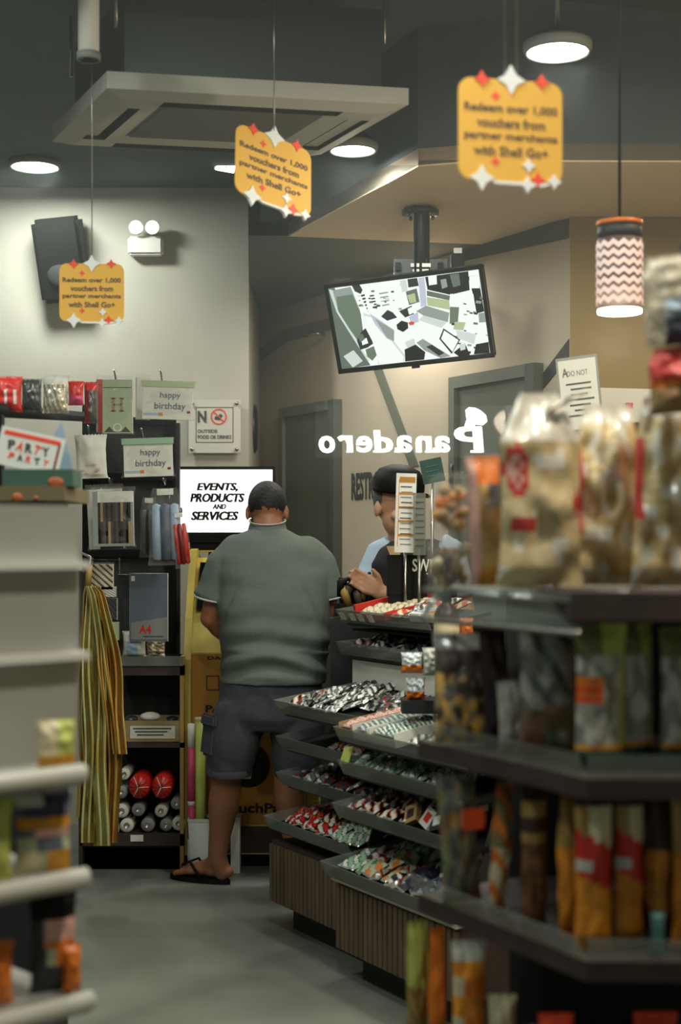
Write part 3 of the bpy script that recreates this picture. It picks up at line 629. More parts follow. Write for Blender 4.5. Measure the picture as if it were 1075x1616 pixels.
hpack('birthday_card_pack', 'upper white card in clear sleeve reading happy birthday, beside the letter H card', 'card pack', 222, 306, 602, 662, 6.05, lambda u, v: 'paper', .012, roll=-.03, header='sage', extra=HB_ex, seed=3)
hpack('birthday_card_pack', 'lower white card in clear sleeve reading happy birthday, above the clip packs', 'card pack', 194, 276, 692, 752, 6.0, lambda u, v: 'paper' if v < .85 else 'sage', .012, roll=.03, header='mint', extra=HB_ex, seed=5)
hpack('card_pack', 'plain card pack hanging sideways behind the upper happy birthday card', 'card pack', 213, 238, 592, 662, 6.2, lambda u, v: 'offwhite', .012, yaw=.6, seed=8)
def PB_ex(mb, w_, h_, z):
    for i in range(6): mb.box((random.uniform(-.25, .25)*w_, random.uniform(.08, .22)*h_, z), (.12*w_, .02*h_, .001), 'pale_pink')
    mb.box((0, .3*h_, z), (.3*w_, .02*h_, .001), 'pale_pink')
hpack('white_gift_bag', 'white paper pouch with faint pink print below the letter H card', 'gift bag', 118, 172, 683, 755, 5.7, lambda u, v: 'paper', .03, roll=.03, film=False, mk='bag', extra=PB_ex, seed=9)
def clips(u, v):
    if v > .82: return 'white' if u > .15 else 'silver'
    if u < .12 or u > .92 or v < .07: return 'silver'
    return ['black', 'charcoal', 'black', 'brown', 'silver_dark', 'black', 'tan', 'charcoal'][int(u*16+(v > .45)*3) % 8]
hpack('hair_clip_pack', 'front clear pack of dark stick clips with a white header', 'accessory pack', 146, 214, 770, 862, 5.95, clips, .02, seed=11, roll=.02)
hpack('hair_clip_pack', 'second clip pack mostly hidden behind the front one, its edge showing at the left', 'accessory pack', 140, 198, 766, 866, 6.05, lambda u, v: 'offwhite' if u < .3 or v > .9 else 'charcoal', .02, roll=.05, seed=12)
def roll_bag(name, label, x0, x1, y0, y1, d, m1, m2, yaw=0, roll=0, seed=0):
    cx = (x0+x1)/2; c = P(cx, y1, d); w_ = (x1-x0)*d/F; h_ = (y1-y0)*d/F; t = thing(name, label, 'bagged cloth roll', c); Ml = Matrix.Translation(-c) @ upright(c, yaw, roll)
    mb = MB(); n = 3
    for i in range(n):
        x = (i-1)*w_*.27; mb.lathe([(.001, .06*h_), (w_*.15, .08*h_), (w_*.16, .5*h_), (w_*.13, .78*h_), (.001, .8*h_)], m1 if i % 2 else m2, (0, 0, 0), 14, Matrix.Translation((x, 0, .01*(i % 2))) @ Matrix.Rotation(-PI/2, 4, 'X') @ Matrix.Rotation(PI, 4, 'X') @ Matrix.Rotation(0, 4, 'X') @ Matrix(((1,0,0,0),(0,1,0,0),(0,0,-1,0),(0,0,0,1))))
    place('cloth_roll', mb.mesh('cloth_roll'), Ml, parent=t)
    place('clear_bag', bag_mesh('clear_bag', w_*1.15, h_, w_*.42, lambda u, v: 'film', seed, wr=.5, gather=.6), Ml, parent=t)
    mb = MB(); mb.box((0, h_*.95, 0), (w_*.5, h_*.08, .004), 'white'); place('header', mb.mesh('header'), Ml, parent=t)
roll_bag('cloth_roll_bag', 'grey-blue rolled cloths in a clear bag, hanging beside the clip packs', 238, 290, 770, 892, 6.0, 'slate', 'sky', 0, .03, 21)
roll_bag('cloth_roll_bag', 'red rolled cloth in a clear bag, hanging against the display screen', 279, 304, 808, 896, 5.98, 'red_dark', 'red', 0, .12, 22)
roll_bag('cloth_roll_bag', 'dark slate rolled cloth bag hidden behind the grey-blue one', 222, 248, 785, 880, 6.1, 'charcoal', 'slate', 0, 0, 23)
# row of packs on the rail that runs from the unit toward the viewer
t = thing('hook_rail', 'black rail on posts carrying red and grey packs at the far left', 'rail', (-1.0, 4.3, 0))
r0 = P(143, 655, 6.52); r1 = P(-20, 655, 3.9)
mb = MB(); mb.tube([(r0.x, r0.y, r0.z-.01), (r1.x, r1.y, r1.z+.015)], .02, 'black', 4); mb.build('rail_bar', t)
for k in (.95,):
    p = r0.lerp(r1, k); MB().lohi((p.x-.02, p.y-.02, 0), (p.x+.02, p.y+.02, p.z), 'black').build('post', t)
def row(k, y0, y1, wpx, des, lab, seed, kind='bag', x=None, name='snack_pack', cat='pack'):
    d = 6.0+(3.9-6.0)*k
    hpack(name, lab, cat, x-wpx/2, x+wpx/2, y0, y1, d-.03, des, .05, mk=kind, film=False, seed=seed)
row(.85, 592, 650, 46, lambda u, v: 'white' if .25 < (u*3) % 1 < .5 and .2 < v < .6 else 'red', 'red pack with white streaks, leftmost on the black rail', 31, x=14)
row(.72, 596, 648, 34, lambda u, v: 'silver_dark' if (u*4+v*3) % 1 > .3 else 'charcoal', 'dark grey pack between the red pack and the white-topped one', 32, x=50)
row(.55, 590, 652, 44, lambda u, v: 'white' if v > .75 else ('silver' if (u*5+v*2) % 1 > .4 else 'cream'), 'silver pack with a shiny white top on the black rail', 33, x=88)
row(.4, 600, 640, 26, lambda u, v: 'pink' if v < .4 else 'red', 'small pink and red pack right of the silver one', 34, x=120)
row(.25, 600, 668, 22, lambda u, v: 'red' if v > .8 else ('silver_dark' if u > .5 else 'red_dark'), 'narrow dark and red pack nearest the letter H card', 35, x=143)

# things on the wooden unit
def a4(mb, w_, h_, z):
    mb.prism([(-.43*w_, .03*h_), (.47*w_, .03*h_), (.47*w_, .34*h_), (-.43*w_, .26*h_)], z-.0005, z+.0003, 'grey'); fitl(mb, 'A4', -.08*w_, .17*h_, z+.0006, .3*w_, .11*h_, 'red', .02)
    mb.box((-.38*w_, .87*h_, z), (.09*w_, .07*h_, .001), 'white'); mb.box((.12*w_, .07*h_, z+.001), (.5*w_, .015*h_, .001), 'ink_grey')
hpack('document_case', 'blue-grey plastic document case marked A4 standing on the unit top', 'document case', 203, 267, 898, 1012, 6.22, lambda u, v: 'slate', .03, film=False, mk='box', yaw=.02, extra=a4)
hpack('document_case', 'dark grey document case just left of the one marked A4', 'document case', 186, 206, 900, 1008, 6.28, lambda u, v: 'charcoal', .03, film=False, mk='box')
for k, (x0, x1, y0, y1, m1, m2, lab) in enumerate(((142, 180, 888, 930, 'cream', 'charcoal', 'small blister pack with pale card above the yellow streamers'), (160, 184, 925, 942, 'white', 'grey', 'small white packet under the blister packs'), (160, 186, 942, 978, 'charcoal', 'silver_dark', 'dark small box left of the document cases'),
     (168, 188, 980, 1010, 'sage', 'mint', 'pale green little tub left of the document cases'))):
    hpack('small_pack', lab, 'pack', x0, x1, y0, y1, 6.2, lambda u, v, m1=m1, m2=m2: m1 if (u*3+v*4) % 1 > .4 else m2, .03, film=(k == 0), mk='box')
t = hpack('plastic_tub', 'small white and blue tub on the grey lipped top', 'tub', 192, 232, 994, 1036, 6.26, lambda u, v: 'white' if v > .6 else ('sky' if .2 < u < .7 else 'offwhite'), .08, film=False, mk='bag', wr=.1, seed=40)
t = hpack('crumpled_bag', 'crumpled clear and beige bag right of the white and blue tub', 'bag', 230, 262, 1008, 1038, 6.3, lambda u, v: 'offwhite' if (u*3+v*5) % 1 > .5 else 'tan', .07, film=False, mk='bag', wr=.5, seed=41)
# supports under the floating shelf goods: a wire rack behind the small packs
t = thing('wire_rack', 'small wire rack behind the blister packs left of the document cases', 'rack', (X(163, 6.32), 6.32, Z(1050, DU)))
for y in (884, 932, 978, 1012):
    mb = MB(); mb.tube([P(142, y, 6.32), P(190, y, 6.32)], .003, 'dark_steel', 6); mb.build('wire', t)
for x in (146, 188): mb = MB(); mb.tube([(X(x, 6.32), 6.32, Z(1050, DU)), P(x, 880, 6.32)], .004, 'dark_steel', 6); mb.build('wire_upright', t)
# cardboard tray with its label
t = thing('cardboard_tray', 'open brown cardboard tray with a white printed label on the middle shelf', 'tray', (X(240, 6.25), 6.35, Z(1172, DU)))
def CB(mb, x0, x1, y0, y1, d0, d1, m): mb.lohi((X(x0, DU), d0, Z(y1, DU)), (X(x1, DU), d1, Z(y0, DU)), m)
mb = MB(); CB(mb, 191, 285, 1138, 1171, 6.26, 6.27, 'cardboard'); CB(mb, 191, 285, 1138, 1171, 6.46, 6.47, 'cardboard'); CB(mb, 191, 193, 1138, 1171, 6.27, 6.46, 'cardboard'); CB(mb, 283, 285, 1138, 1171, 6.27, 6.46, 'cardboard'); CB(mb, 193, 283, 1168, 1171, 6.27, 6.46, 'cardboard'); mb.build('box', t)
mb = MB(); CB(mb, 205, 276, 1146, 1166, 6.256, 6.26, 'offwhite'); c = P(240, 1152, 6.25); fit(mb, 'ALWAYS AVAILABLE', upright((c.x, 6.2555, Z(1152, DU))), .15, .018, 'ink_grey', .0) if False else None
for i in range(3): CB(mb, 210+i*3, 270-i*6, 1149+i*5, 1151+i*5, 6.2545, 6.256, 'ink_grey')
mb.build('label', t)
for x, y, r, m, lab in ((237, 1131, .045, 'white', 'white bundled packet lying in the cardboard tray'), (207, 1134, .03, 'silver_dark', 'grey bundled packet at the left in the cardboard tray'), (272, 1134, .025, 'silver_dark', 'grey bundled packet at the right in the cardboard tray')):
    mb = MB(); mb.ball(P(x, y, 6.36), (r, .05, r*.45), m, 14); 
    tag(mb.build('wrapped_packet'), lab, 'packet')
# rolls of wrapping film and gift wrap, seen end-on
def roll_end(x, y, rpx, m_out, m_in, lab, d=6.27, grp=None, name='wrapping_roll', z0=None):
    c = P(x, y, d); r = rpx*d/F; t = thing(name, lab, 'roll', (c.x, c.y, c.z-r), grp)
    n = 24; M = frame(c, (1, 0, 0), (0, 0, 1))
    mb = MB(); mb.lathe([(r*.45, 0), (r*.97, 0), (r, -.01), (r, -.22), (r*.45, -.22)], m_out, (0, 0, 0), n, M, cap=False); mb.build('roll', t)
    mb = MB(); mb.lathe([(.001, -.012), (r*.4, -.012), (r*.46, .002), (r*.40, .002), (r*.38, -.22)], m_in, (0, 0, 0), n, M, cap=False); mb.build('core', t)
white_ends = [(179, 1308, 10), (200, 1303, 11), (233, 1302, 11), (282, 1300, 11), (218, 1278, 10.5), (254, 1280, 10), (279, 1268, 10), (192, 1280, 11), (191, 1250, 10.5), (196, 1222, 9), (262, 1302, 10)]
ROLL_LAB = ['pale roll end leftmost in the bottom row, against the streamers', 'second pale roll end from the left in the bottom row', 'pale roll end in the bottom row directly above the price tag', 'pale roll end at the far right of the bottom row', 'pale roll end just under the left red roll', 'pale roll end just under the right red roll',
            'pale roll end at the right, highest beside the side panel', 'pale roll end left of the red rolls, third from the top of its column', 'pale roll end left of the red rolls, second from the top of its column', 'pale roll end highest of all, beside the streamers', 'pale roll end in the bottom row, second from the right']
for k, (x, y, r) in enumerate(white_ends):
    roll_end(x, y, r, 'offwhite' if k % 2 else 'grey', 'silver', ROLL_LAB[k], grp='pale rolls in the lowest compartment')
for x, lab in ((219, 'left one of two red film-wrapped rolls lying on the pale rolls'), (255, 'right one of two red film-wrapped rolls lying on the pale rolls')):
    c = P(x, 1242, 6.24); t = thing('red_wrapped_roll', lab, 'roll', (c.x, c.y, c.z-.05)); M = frame(c, (1, 0, 0), (0, 0, 1))
    mb = MB(); r = 17*6.24/F; mb.lathe([(.001, .015), (r*.3, .012), (r*.8, .004), (r, -.02), (r, -.2), (.001, -.2)], 'red', (0, 0, 0), 20, M, sy=1.15); mb.build('roll', t)
    mb = MB()
    for a in range(12): mb.tube([M @ Vector((0, 0, .018)), M @ Vector((r*.9*math.cos(a*.52), r*1.05*math.sin(a*.52), .004))], .0018, 'white' if a % 4 == 0 else 'red_dark', 5)
    mb.build('film_folds', t)
# tall rolls leaning beside the kiosk
def tall_roll(x0, x1, y0, y1, d, bands, lab, name='paper_roll', lean=0):
    r = (x1-x0)/2*d/F; c = (X((x0+x1)/2, d), d, Z(y1, d)); t = thing(name, lab, 'roll', c); H = (y1-y0)*d/F
    T_ = Matrix.Translation(c) @ Matrix.Rotation(lean, 4, 'Y')
    for a, b, m, nm in bands: mb = MB(); mb.lathe([(r*.35, a*H), (r, a*H), (r, b*H), (r*.35, b*H)], m, (0, 0, 0), 20, T_); mb.build(nm, t)
tall_roll(296, 308, 1142, 1372, 6.22, ((0, .21, 'white', 'paper_band'), (.21, .44, 'pink', 'wrap_band'), (.44, .47, 'white', 'tape'), (.47, .84, 'pink', 'wrap_band'), (.84, 1, 'paper', 'paper_end')), 'tall white roll with a pink wrap, leftmost of the upright rolls', lean=-.0)
tall_roll(307, 325, 1132, 1372, 6.24, ((0, .98, 'lime', 'paper'), (.98, 1, 'cream', 'end_ring')), 'tall pale yellow-green roll standing beside the man')
c = P(313, 1375, 6.14); t = thing('white_roll_bin', 'white plastic bag-lined bin at the foot of the upright rolls', 'bin', (c.x, c.y, 0)); w_ = 31*6.14/F
mb = MB(); mb.rings([[(c.x+a*w_*k, 6.1+b*.05*k+.11, z) for a, b in ((-.5, -1), (.5, -1), (.5, 1), (-.5, 1))] for z, k in ((.001, .85), (Z(1297, 6.14), 1.08), (Z(1297, 6.14), 1.02), (.02, .8))], 'white', False); mb.build('liner', t)
mb = MB(); mb.rings([[(c.x+a*w_*k, 6.1+b*.05*k+.11, z) for a, b in ((-.5, -1), (.5, -1), (.5, 1), (-.5, 1))] for z, k in ((Z(1299, 6.14), 1.12), (Z(1294, 6.14), 1.12), (Z(1294, 6.14), 1.04), (Z(1299, 6.14), 1.04))], 'offwhite', False); mb.build('rim', t)
mb = MB(); c = P(373, 1335, 6.3); mb.lohi((c.x-.018, 6.22, .001), (c.x+.02, 6.3, Z(1292, 6.22)), 'white'); mb.lohi((c.x-.02, 6.215, Z(1296, 6.22)), (c.x+.022, 6.305, Z(1290, 6.22)), 'offwhite')
tag(mb.build('narrow_carton'), 'narrow white carton standing behind the man\'s calf against the kiosk', 'carton')
# yellow-green streamers hanging from a hook
t = thing('streamer_bundle', 'long hanging bundle of pleated yellow-green and orange printed streamers', 'streamers', (X(160, 5.6), 5.6, Z(1330, 5.6)))
mat('streamer', '#b0a75a', .6, noise_amt=.3, scale=22, col2='#b5762a', stretch=(1, 1, .3)); mat('streamer_pale', '#b9bd84', .6, noise_amt=.2, scale=26, col2='#a58a35', stretch=(1, 1, .3)); mat('streamer_rust', '#a86a28', .6, noise_amt=.3, scale=26, col2='#b9a04a', stretch=(1, 1, .4))
random.seed(12)
for i in range(11):
    u = i/10; x0 = 137+14*u+random.uniform(-2, 2); xb = 127+64*u+random.uniform(-2, 2); yb = random.choice([1305, 1330, 1290, 1180, 1250]) if i < 9 else random.choice([1240, 1190]); wid = random.uniform(8, 13); dd = 5.6+.05*math.sin(i*2.3)
    if i in (4, 5): yb = 1335
    def fn(a, v, x0=x0, xb=xb, yb=yb, wid=wid, dd=dd, i=i):
        y = 925+(yb-925)*v; k = min(1, (y-925)/230)**.45
        x = x0+(xb-x0)*k+3*math.sin(v*9+i)
        w2 = wid*(.35+.65*k); fold = math.cos(a*PI*4+i)*.022*(.3+k)
        return P(x+(a-.5)*w2*2, y, dd+fold+.02*math.sin(v*7+i))
    mb = MB(); mb.grid(16, 30, fn, ['streamer', 'streamer_pale', 'streamer_rust'][(i*2+(i > 5)) % 3]); mb.build('streamer', t)
mb = MB(); mb.tube([P(141, 892, 5.6), P(139, 925, 5.6)], .012, 'gold', 8); mb.build('tie', t)
mb = MB(); p = P(141, 900, 5.6); q = P(131, 880, 6.25); mb.tube([(X(127, 6.25), 6.26, p.z+.06), (p.x, 5.62, p.z+.05), p], .005, 'steel', 8); mb.build('hook', t)

# ================================================================ KIOSK
t = thing('payment_kiosk', 'yellow self-service payment kiosk in front of the man, orange panels and black round logo', 'kiosk', (X(390, 6.5), 6.55, 0))
xa, xb = X(302, 6.32), X(492, 6.32)
mb = MB(); mb.lohi((xa+.02, 6.37, 0), (xb-.02, 6.85, .06), 'black'); mb.build('plinth', t)
mb = MB()
prof = [(6.32, .06), (6.32, Z(1030, 6.32)), (6.40, Z(972, 6.4)), (6.62, Z(880, 6.6)), (6.85, Z(880, 6.6)), (6.85, .06)]
mb.add([(x, y, z) for x in (xa, xb) for y, z in prof], [(0, 1, 2, 3, 4, 5), (11, 10, 9, 8, 7, 6)]+[(i, (i+1) % 6, 6+(i+1) % 6, 6+i) for i in range(6)], 'kiosk_yellow'); mb.build('housing', t)
mb = MB(); 
for x in (xa-.03, xb-.0): mb.add([(x+q, y, z) for q in (0, .03) for y, z in [(6.30, .06), (6.30, Z(1040, 6.32)), (6.36, Z(975, 6.4)), (6.55, Z(868, 6.6)), (6.63, Z(866, 6.6)), (6.87, Z(900, 6.6)), (6.87, .06)]], [tuple(range(7)), tuple(range(7, 14))[::-1]]+[(i, (i+1) % 7, 7+(i+1) % 7, 7+i) for i in range(7)], 'kiosk_yellow')
mb.build('side_panel', t)
mb = MB(); o = Vector((xa+(xb-xa)/2, 6.5, (Z(972, 6.4)+Z(880, 6.6))/2)); M = frame(o+Vector((0, -.013, .0)), (1, 0, 0), (0, .22, Z(880, 6.6)-Z(972, 6.4))); mb.box((0, 0, .0), (xb-xa-.03, .26, .02), 'black_gloss', M); mb.box((0, 0, .012), (xb-xa-.12, .2, .003), 'kiosk_screen', M); mb.build('touch_screen', t)
def kp(x, y, o=.003): return Vector((X(x, 6.32), 6.32-o, Z(y, 6.32)))
mb = MB(); mb.lohi((X(300, 6.32), 6.315, Z(1300, 6.32)), (X(484, 6.32), 6.32, Z(1032, 6.32)), 'kiosk_orange')
M = upright(kp(352, 1038, .006)); fit(mb, 'DAPAT', M, .13, .014, 'ink', .02); fit(mb, 'Load', upright(kp(350, 1060, .006)), .07, .012, 'ink', .02) if False else None
fit(mb, 'PAY', upright(kp(345, 1118, .006)), .11, .03, 'ink', .03)
for a in ((326, 346, 1066, 1067), (326, 346, 1088, 1089), (326, 327, 1066, 1089), (345, 346, 1066, 1089)): mb.lohi((X(a[0], 6.32), 6.312, Z(a[3], 6.32)), (X(a[1], 6.32), 6.315, Z(a[2], 6.32)), 'ink')
mb.build('orange_panel', t)
mb = MB(); cc_ = kp(392, 1208, .006)
mb.lathe([(.001, 0), (.092, 0), (.092, .004), (.001, .004)], 'ink', (0, 0, 0), 36, upright(cc_)); M = upright(cc_+Vector((0, -.0045, 0)))
mb.prism([(-.03, -.055), (.012, -.055), (.02, .0), (.03, .035), (.012, .05), (.0, .02), (-.03, .01)], 0, .002, 'offwhite', M); mb.build('round_logo', t)
mb = MB(); fit(mb, 'TouchPay', upright(kp(400, 1277, .006)), .30, .055, 'ink', .03); mb.build('lettering', t)
mb = MB(); mb.lohi((X(300, 6.32), 6.312, .07), (X(484, 6.32), 6.32, Z(1304, 6.32)), 'brown'); mb.box((X(440, 6.3), 6.311, .2), (.012, .006, .04), 'steel'); mb.build('lower_door', t)
# display above the kiosk
t = thing('advertising_display', 'white lit screen reading EVENTS, PRODUCTS AND SERVICES above the kiosk', 'display', (X(348, 6.7), 6.75, Z(870, 6.7)))
mb = MB(); mb.lohi((X(252, 6.66), 6.67, Z(856, 6.66)), (X(434, 6.66), 6.71, Z(736, 6.66)), 'black'); mb.build('casing', t)
mb = MB(); mb.lohi((X(256, 6.66), 6.664, Z(840, 6.66)), (X(430, 6.66), 6.67, Z(741, 6.66)), 'screen_white' if mat('screen_white', (.93, 1, .95), .3, emit=1.5) else '')
mb.build('screen', t)
mb = MB()
for s_, x, y, w_, h_, in (('EVENTS,', 343, 769, 64, 14), ('PRODUCTS', 343, 785.5, 85, 14), ('AND', 346, 799.5, 21, 8), ('SERVICES', 339, 814, 74, 14)):
    fit(mb, s_, upright((X(x, 6.66), 6.663, Z(y, 6.66))), w_*6.66/F, h_*6.66/F, 'ink', .022, .22, dup=4, fat=.035)
mb.build('lettering', t)
mb = MB(); mb.lohi((X(300, 6.7), 6.68, Z(868, 6.6)-.01), (X(434, 6.7), 6.8, Z(856, 6.7)), 'black'); mb.lohi((X(256, 6.66), 6.665, Z(871, 6.66)), (X(434, 6.66), 6.68, Z(868.5, 6.66)), 'yellow'); mb.build('base_bar', t)
MB().lohi((X(330, 6.75), 6.72, 1.317), (X(360, 6.75), 6.76, Z(800, 6.7)), 'black').build('support', t)

# ================================================================ PEOPLE
def hand(mb, wrist, fwd, palm_n, side, curl=.5, L=.17, m='skin'):
    """palm and five separate fingers; fwd = wrist to knuckles, palm_n = out of the palm, side = +1/-1 towards the thumb"""
    f = Vector(fwd).normalized(); n = Vector(palm_n); n = (n-f*n.dot(f)).normalized(); s_ = f.cross(n)*side; w0 = Vector(wrist)
    for k in range(4):
        a = (k-1.5)*.019; st = w0+s_*(-a)*.6; kn = w0+f*(.085-.004*abs(k-1))+s_*(-a)
        mb.tube([st, w0.lerp(kn, .5)+s_*0, kn], [.016, .017, .0125], m, 10); mb.ball(kn, .012, m, 10)
        ln = (L-.09)*[.9, 1.0, .95, .75][k]; p = kn; ang = 0; r = .0095
        for j in range(3):
            ang += curl*[.5, .9, .7][j]; d = f*math.cos(ang)+n*math.sin(ang); q = p+d*ln*[.45, .32, .25][j]
            mb.tube([p, q], [r, r*.9], m, 10); mb.ball(q, r*.92, m, 10); p = q; r *= .9
    b = w0+f*.028+s_*.022; mid = b+(s_*.7+f*.7).normalized()*.04+n*.008; tip = mid+(f*.9+s_*.25+n*.3*curl).normalized()*.032
    mb.tube([w0+f*.01+s_*.008, b, mid, tip], [.014, .0145, .011, .009], m, 10); mb.ball(tip, .009, m, 10); mb.ball(mid, .011, m, 10)
def head(mb, c, fwd, m='skin', k=1.0):
    f = Vector(fwd).normalized(); up = Vector((0, 0, 1)); up = (up-f*f.dot(up)).normalized(); r = f.cross(up)
    M = Matrix(((r.x, f.x, up.x, c[0]), (r.y, f.y, up.y, c[1]), (r.z, f.z, up.z, c[2]), (0, 0, 0, 1)))
    mb.ball((0, -.01*k, .02*k), (.076*k, .095*k, .092*k), m, 24, M); mb.ball((0, .02*k, -.045*k), (.060*k, .07*k, .075*k), m, 20, M); mb.ball((0, .055*k, -.095*k), (.03*k, .025*k, .022*k), m, 12, M)
    mb.tube([M @ Vector((0, .085*k, .01*k)), M @ Vector((0, .108*k, -.035*k))], [.008*k, .014*k], m, 10); mb.ball((0, .107*k, -.037*k), (.016*k, .012*k, .011*k), m, 10, M)
    mb.ball((0, .082*k, .025*k), (.055*k, .014*k, .012*k), m, 12, M); mb.ball((0, .088*k, -.068*k), (.024*k, .010*k, .009*k), m, 12, M)
    for sx in (-1, 1):
        mb.ball((sx*.079*k, -.012*k, -.015*k), (.010*k, .019*k, .032*k), m, 12, M); mb.ball((sx*.04*k, .07*k, -.03*k), (.022*k, .02*k, .02*k), m, 12, M)
    return M
def face(M, parent, k=1.0):
    for sx in (-1, 1):
        b = MB(); b.ball((sx*.031*k, .083*k, .003*k), (.012*k, .009*k, .008*k), 'white', 12, M); b.ball((sx*.031*k, .0905*k, .003*k), (.005*k, .003*k, .005*k), 'ink', 10, M); b.build('eye', parent)
        b = MB(); b.tube([M @ Vector((sx*.014*k, .097*k, .02*k)), M @ Vector((sx*.032*k, .096*k, .026*k)), M @ Vector((sx*.05*k, .085*k, .02*k))], .0035*k, 'hair', 6); b.build('eyebrow', parent)
    b = MB(); b.tube([M @ Vector((-.022*k, .092*k, -.068*k)), M @ Vector((0, .099*k, -.066*k)), M @ Vector((.022*k, .092*k, -.068*k))], .004*k, 'red_dark', 6); b.build('mouth', parent)

# ---- the man at the kiosk, seen from behind
DM = 6.0
man = thing('person', 'man seen from behind in grey-green polo shirt, cargo shorts and flip-flops at the kiosk', 'person', (X(425, DM), DM+.05, 0))
def m_(x, y, d=DM): return P(x, y, d)
B = MB()
hc = m_(422, 806, 6.06); hM = head(B, hc, (0, 1, -.38), 'skin', 1.0)
B.tube([m_(425, 858, 6.0), m_(423, 835, 6.01), m_(422, 812, 6.04)], [.078, .064, .058], 'skin', 18)
cxm = X(428, DM)
B.rings([ering((cxm, 6.0, z), rx, ry) for z, rx, ry in ((.66, .12, .1), (.72, .18, .13), (.85, .195, .14), (1.0, .2, .145), (1.15, .2, .14), (1.28, .185, .12), (1.37, .13, .09), (1.42, .07, .06))], 'skin')
# arms: shoulder, elbow, wrist
Ls, Le, Lw = m_(348, 885, 6.0), m_(333, 975, 6.03), m_(366, 1010, 6.12)
Rs, Re, Rw = m_(508, 885, 6.0), m_(520, 972, 6.03), m_(486, 990, 6.12)
for a, b, c_ in ((Ls, Le, Lw), (Rs, Re, Rw)):
    a = a+Vector(((.02 if a is Ls else -.02), 0, -.045)); limb(B, [a, a.lerp(b, .5), b, b.lerp(c_, .4), c_], [.05, .053, .046, .045, .03])
hand(B, Lw, (.35, .9, .25), (0, -.2, -1), 1, .5); hand(B, Rw, (-.3, .9, .3), (0, -.2, -1), -1, .6)
# legs
def leg(hip, knee, calf, ankle, heel, toe, shift=0):
    limb(B, [hip, hip.lerp(knee, .5), knee], [.095, .085, .06]); limb(B, [knee, calf, calf.lerp(ankle, .6), ankle], [.06, .064, .044, .037])
    d = (toe-heel).normalized(); sd = Vector((-d.y, d.x, 0)); z = .028
    limb(B, [ankle, Vector((heel.x, heel.y, .045))], [.037, .034])
    for a, w_, h_ in ((.0, .032, .03), (.25, .033, .034), (.5, .036, .03), (.72, .044, .022)):
        c_ = heel.lerp(toe, a); B.ball((0, 0, 0), (.05, w_, h_), 'skin', 14, Matrix.Translation((c_.x, c_.y, .022+h_)) @ Matrix.Rotation(math.atan2(d.y, d.x), 4, 'Z'))
    B.tube([Vector((ankle.x, ankle.y, .11)), heel.lerp(toe, .3)+Vector((0, 0, .07)), heel.lerp(toe, .62)+Vector((0, 0, .05))], [.034, .032, .022], 'skin', 12)
    for k_ in range(5):
        o_ = (k_-2)*.0165*shift; st = heel.lerp(toe, .78)+sd*o_; en = heel.lerp(toe, 1-.035*k_)+sd*o_*1.15; r = .013 if k_ == 0 else .0095
        B.tube([Vector((st.x, st.y, .04)), Vector((en.x, en.y, .032))], [r, r*.95], 'skin', 10); B.ball((en.x, en.y, .031), r, 'skin', 10)
Lh, Lt = Vector((X(352, 6.05), 6.04, 0)), Vector((X(283, 6.1), 6.13, 0))
leg(m_(388, 1120, 6.0), m_(358, 1228, 5.99), m_(353, 1268, 6.01), m_(344, 1352, 6.03), Lh, Lt, -1)
Rh, Rt = Vector((X(470, 6.0), 6.0, 0)), Vector((X(482, 6.05), 6.24, 0))
leg(m_(470, 1120, 6.0), m_(455, 1225, 6.0), m_(458, 1265, 6.0), m_(466, 1352, 5.98), Rh, Rt, 1)
body = remeshed(B, 'body', .0062, 3, man, 'skin')
face(hM, man)
# hair: short dark crop
b = MB(); b.ball((0, -.012, .026), (.080, .099, .094), 'hair', 28, hM)
hv = remeshed(b, 'hair', .008, 2, man, 'hair')
bmh = bmesh.new(); bmh.from_mesh(hv.data); hi = hM.inverted(); o_ = Vector(hv['_o'])
kill = [v for v in bmh.verts if (hi @ (v.co+o_)).z < (-.028 if (hi @ (v.co+o_)).y < .03 else .045)+.01*noise.noise(v.co*90)]
bmesh.ops.delete(bmh, geom=kill, context='VERTS'); bmh.to_mesh(hv.data); bmh.free()
# shirt
S_ = MB()
Lhem, zr = 1078, 1.0
rows_ = [(834, 423, 27, .066), (843, 424, 44, .08), (854, 426, 66, .098), (866, 428, 80, .112), (880, 430, 88, .125), (905, 432, 92, .14), (940, 433, 90, .152), (975, 434, 88, .16), (1010, 435, 87, .165), (1040, 433, 84, .165), (1062, 432, 84, .17), (1076, 431, 83, .168)]
S_.rings([ering((X(cx, DM), DM, Z(y, DM)), w_/F*DM, ry, 36, p=2.3) for y, cx, w_, ry in rows_], 'shirt')
for sh, el, k in ((Ls, Le, 1), (Rs, Re, -1)):
    a0 = m_(372 if k == 1 else 482, 872, 6.0); a1 = sh; a2 = sh.lerp(el, .66)
    a1 = a1+Vector((.012*k, 0, -.022)); S_.tube([a0, a1, a1.lerp(a2, .6), a2], [.07, .074, .077, .081], 'shirt', 20); S_.ball(a1, .075, 'shirt', 16); S_.ball(a0, .07, 'shirt', 16)
def folds(co, n):
    z = co.z; x = co.x-cxm; a = 0
    lower = max(0, min(1, (1.12-z)/.2))*max(0, min(1, (z-.84)/.04)); a += .012*lower*math.sin((z+x*x*1.4*(1 if z < .95 else .4)+.03*noise.noise(co*4))*62)*max(0, -n.y+.35)
    a += .009*noise.noise(Vector((co.x*5, co.y*5, co.z*9)))+.005*noise.noise(Vector((co.x*9+co.z*8, co.y*5, co.z*16-co.x*6)))
    t = (abs(x)-.10)*2.2-(1.28-z); a -= .009*math.exp(-(t/.03)**2)*max(0, min(1, (z-1.0)/.06))*max(0, min(1, (1.24-z)/.1))
    return a
shirt = remeshed(S_, 'polo_shirt', .0085, 3, man, 'shirt', folds)
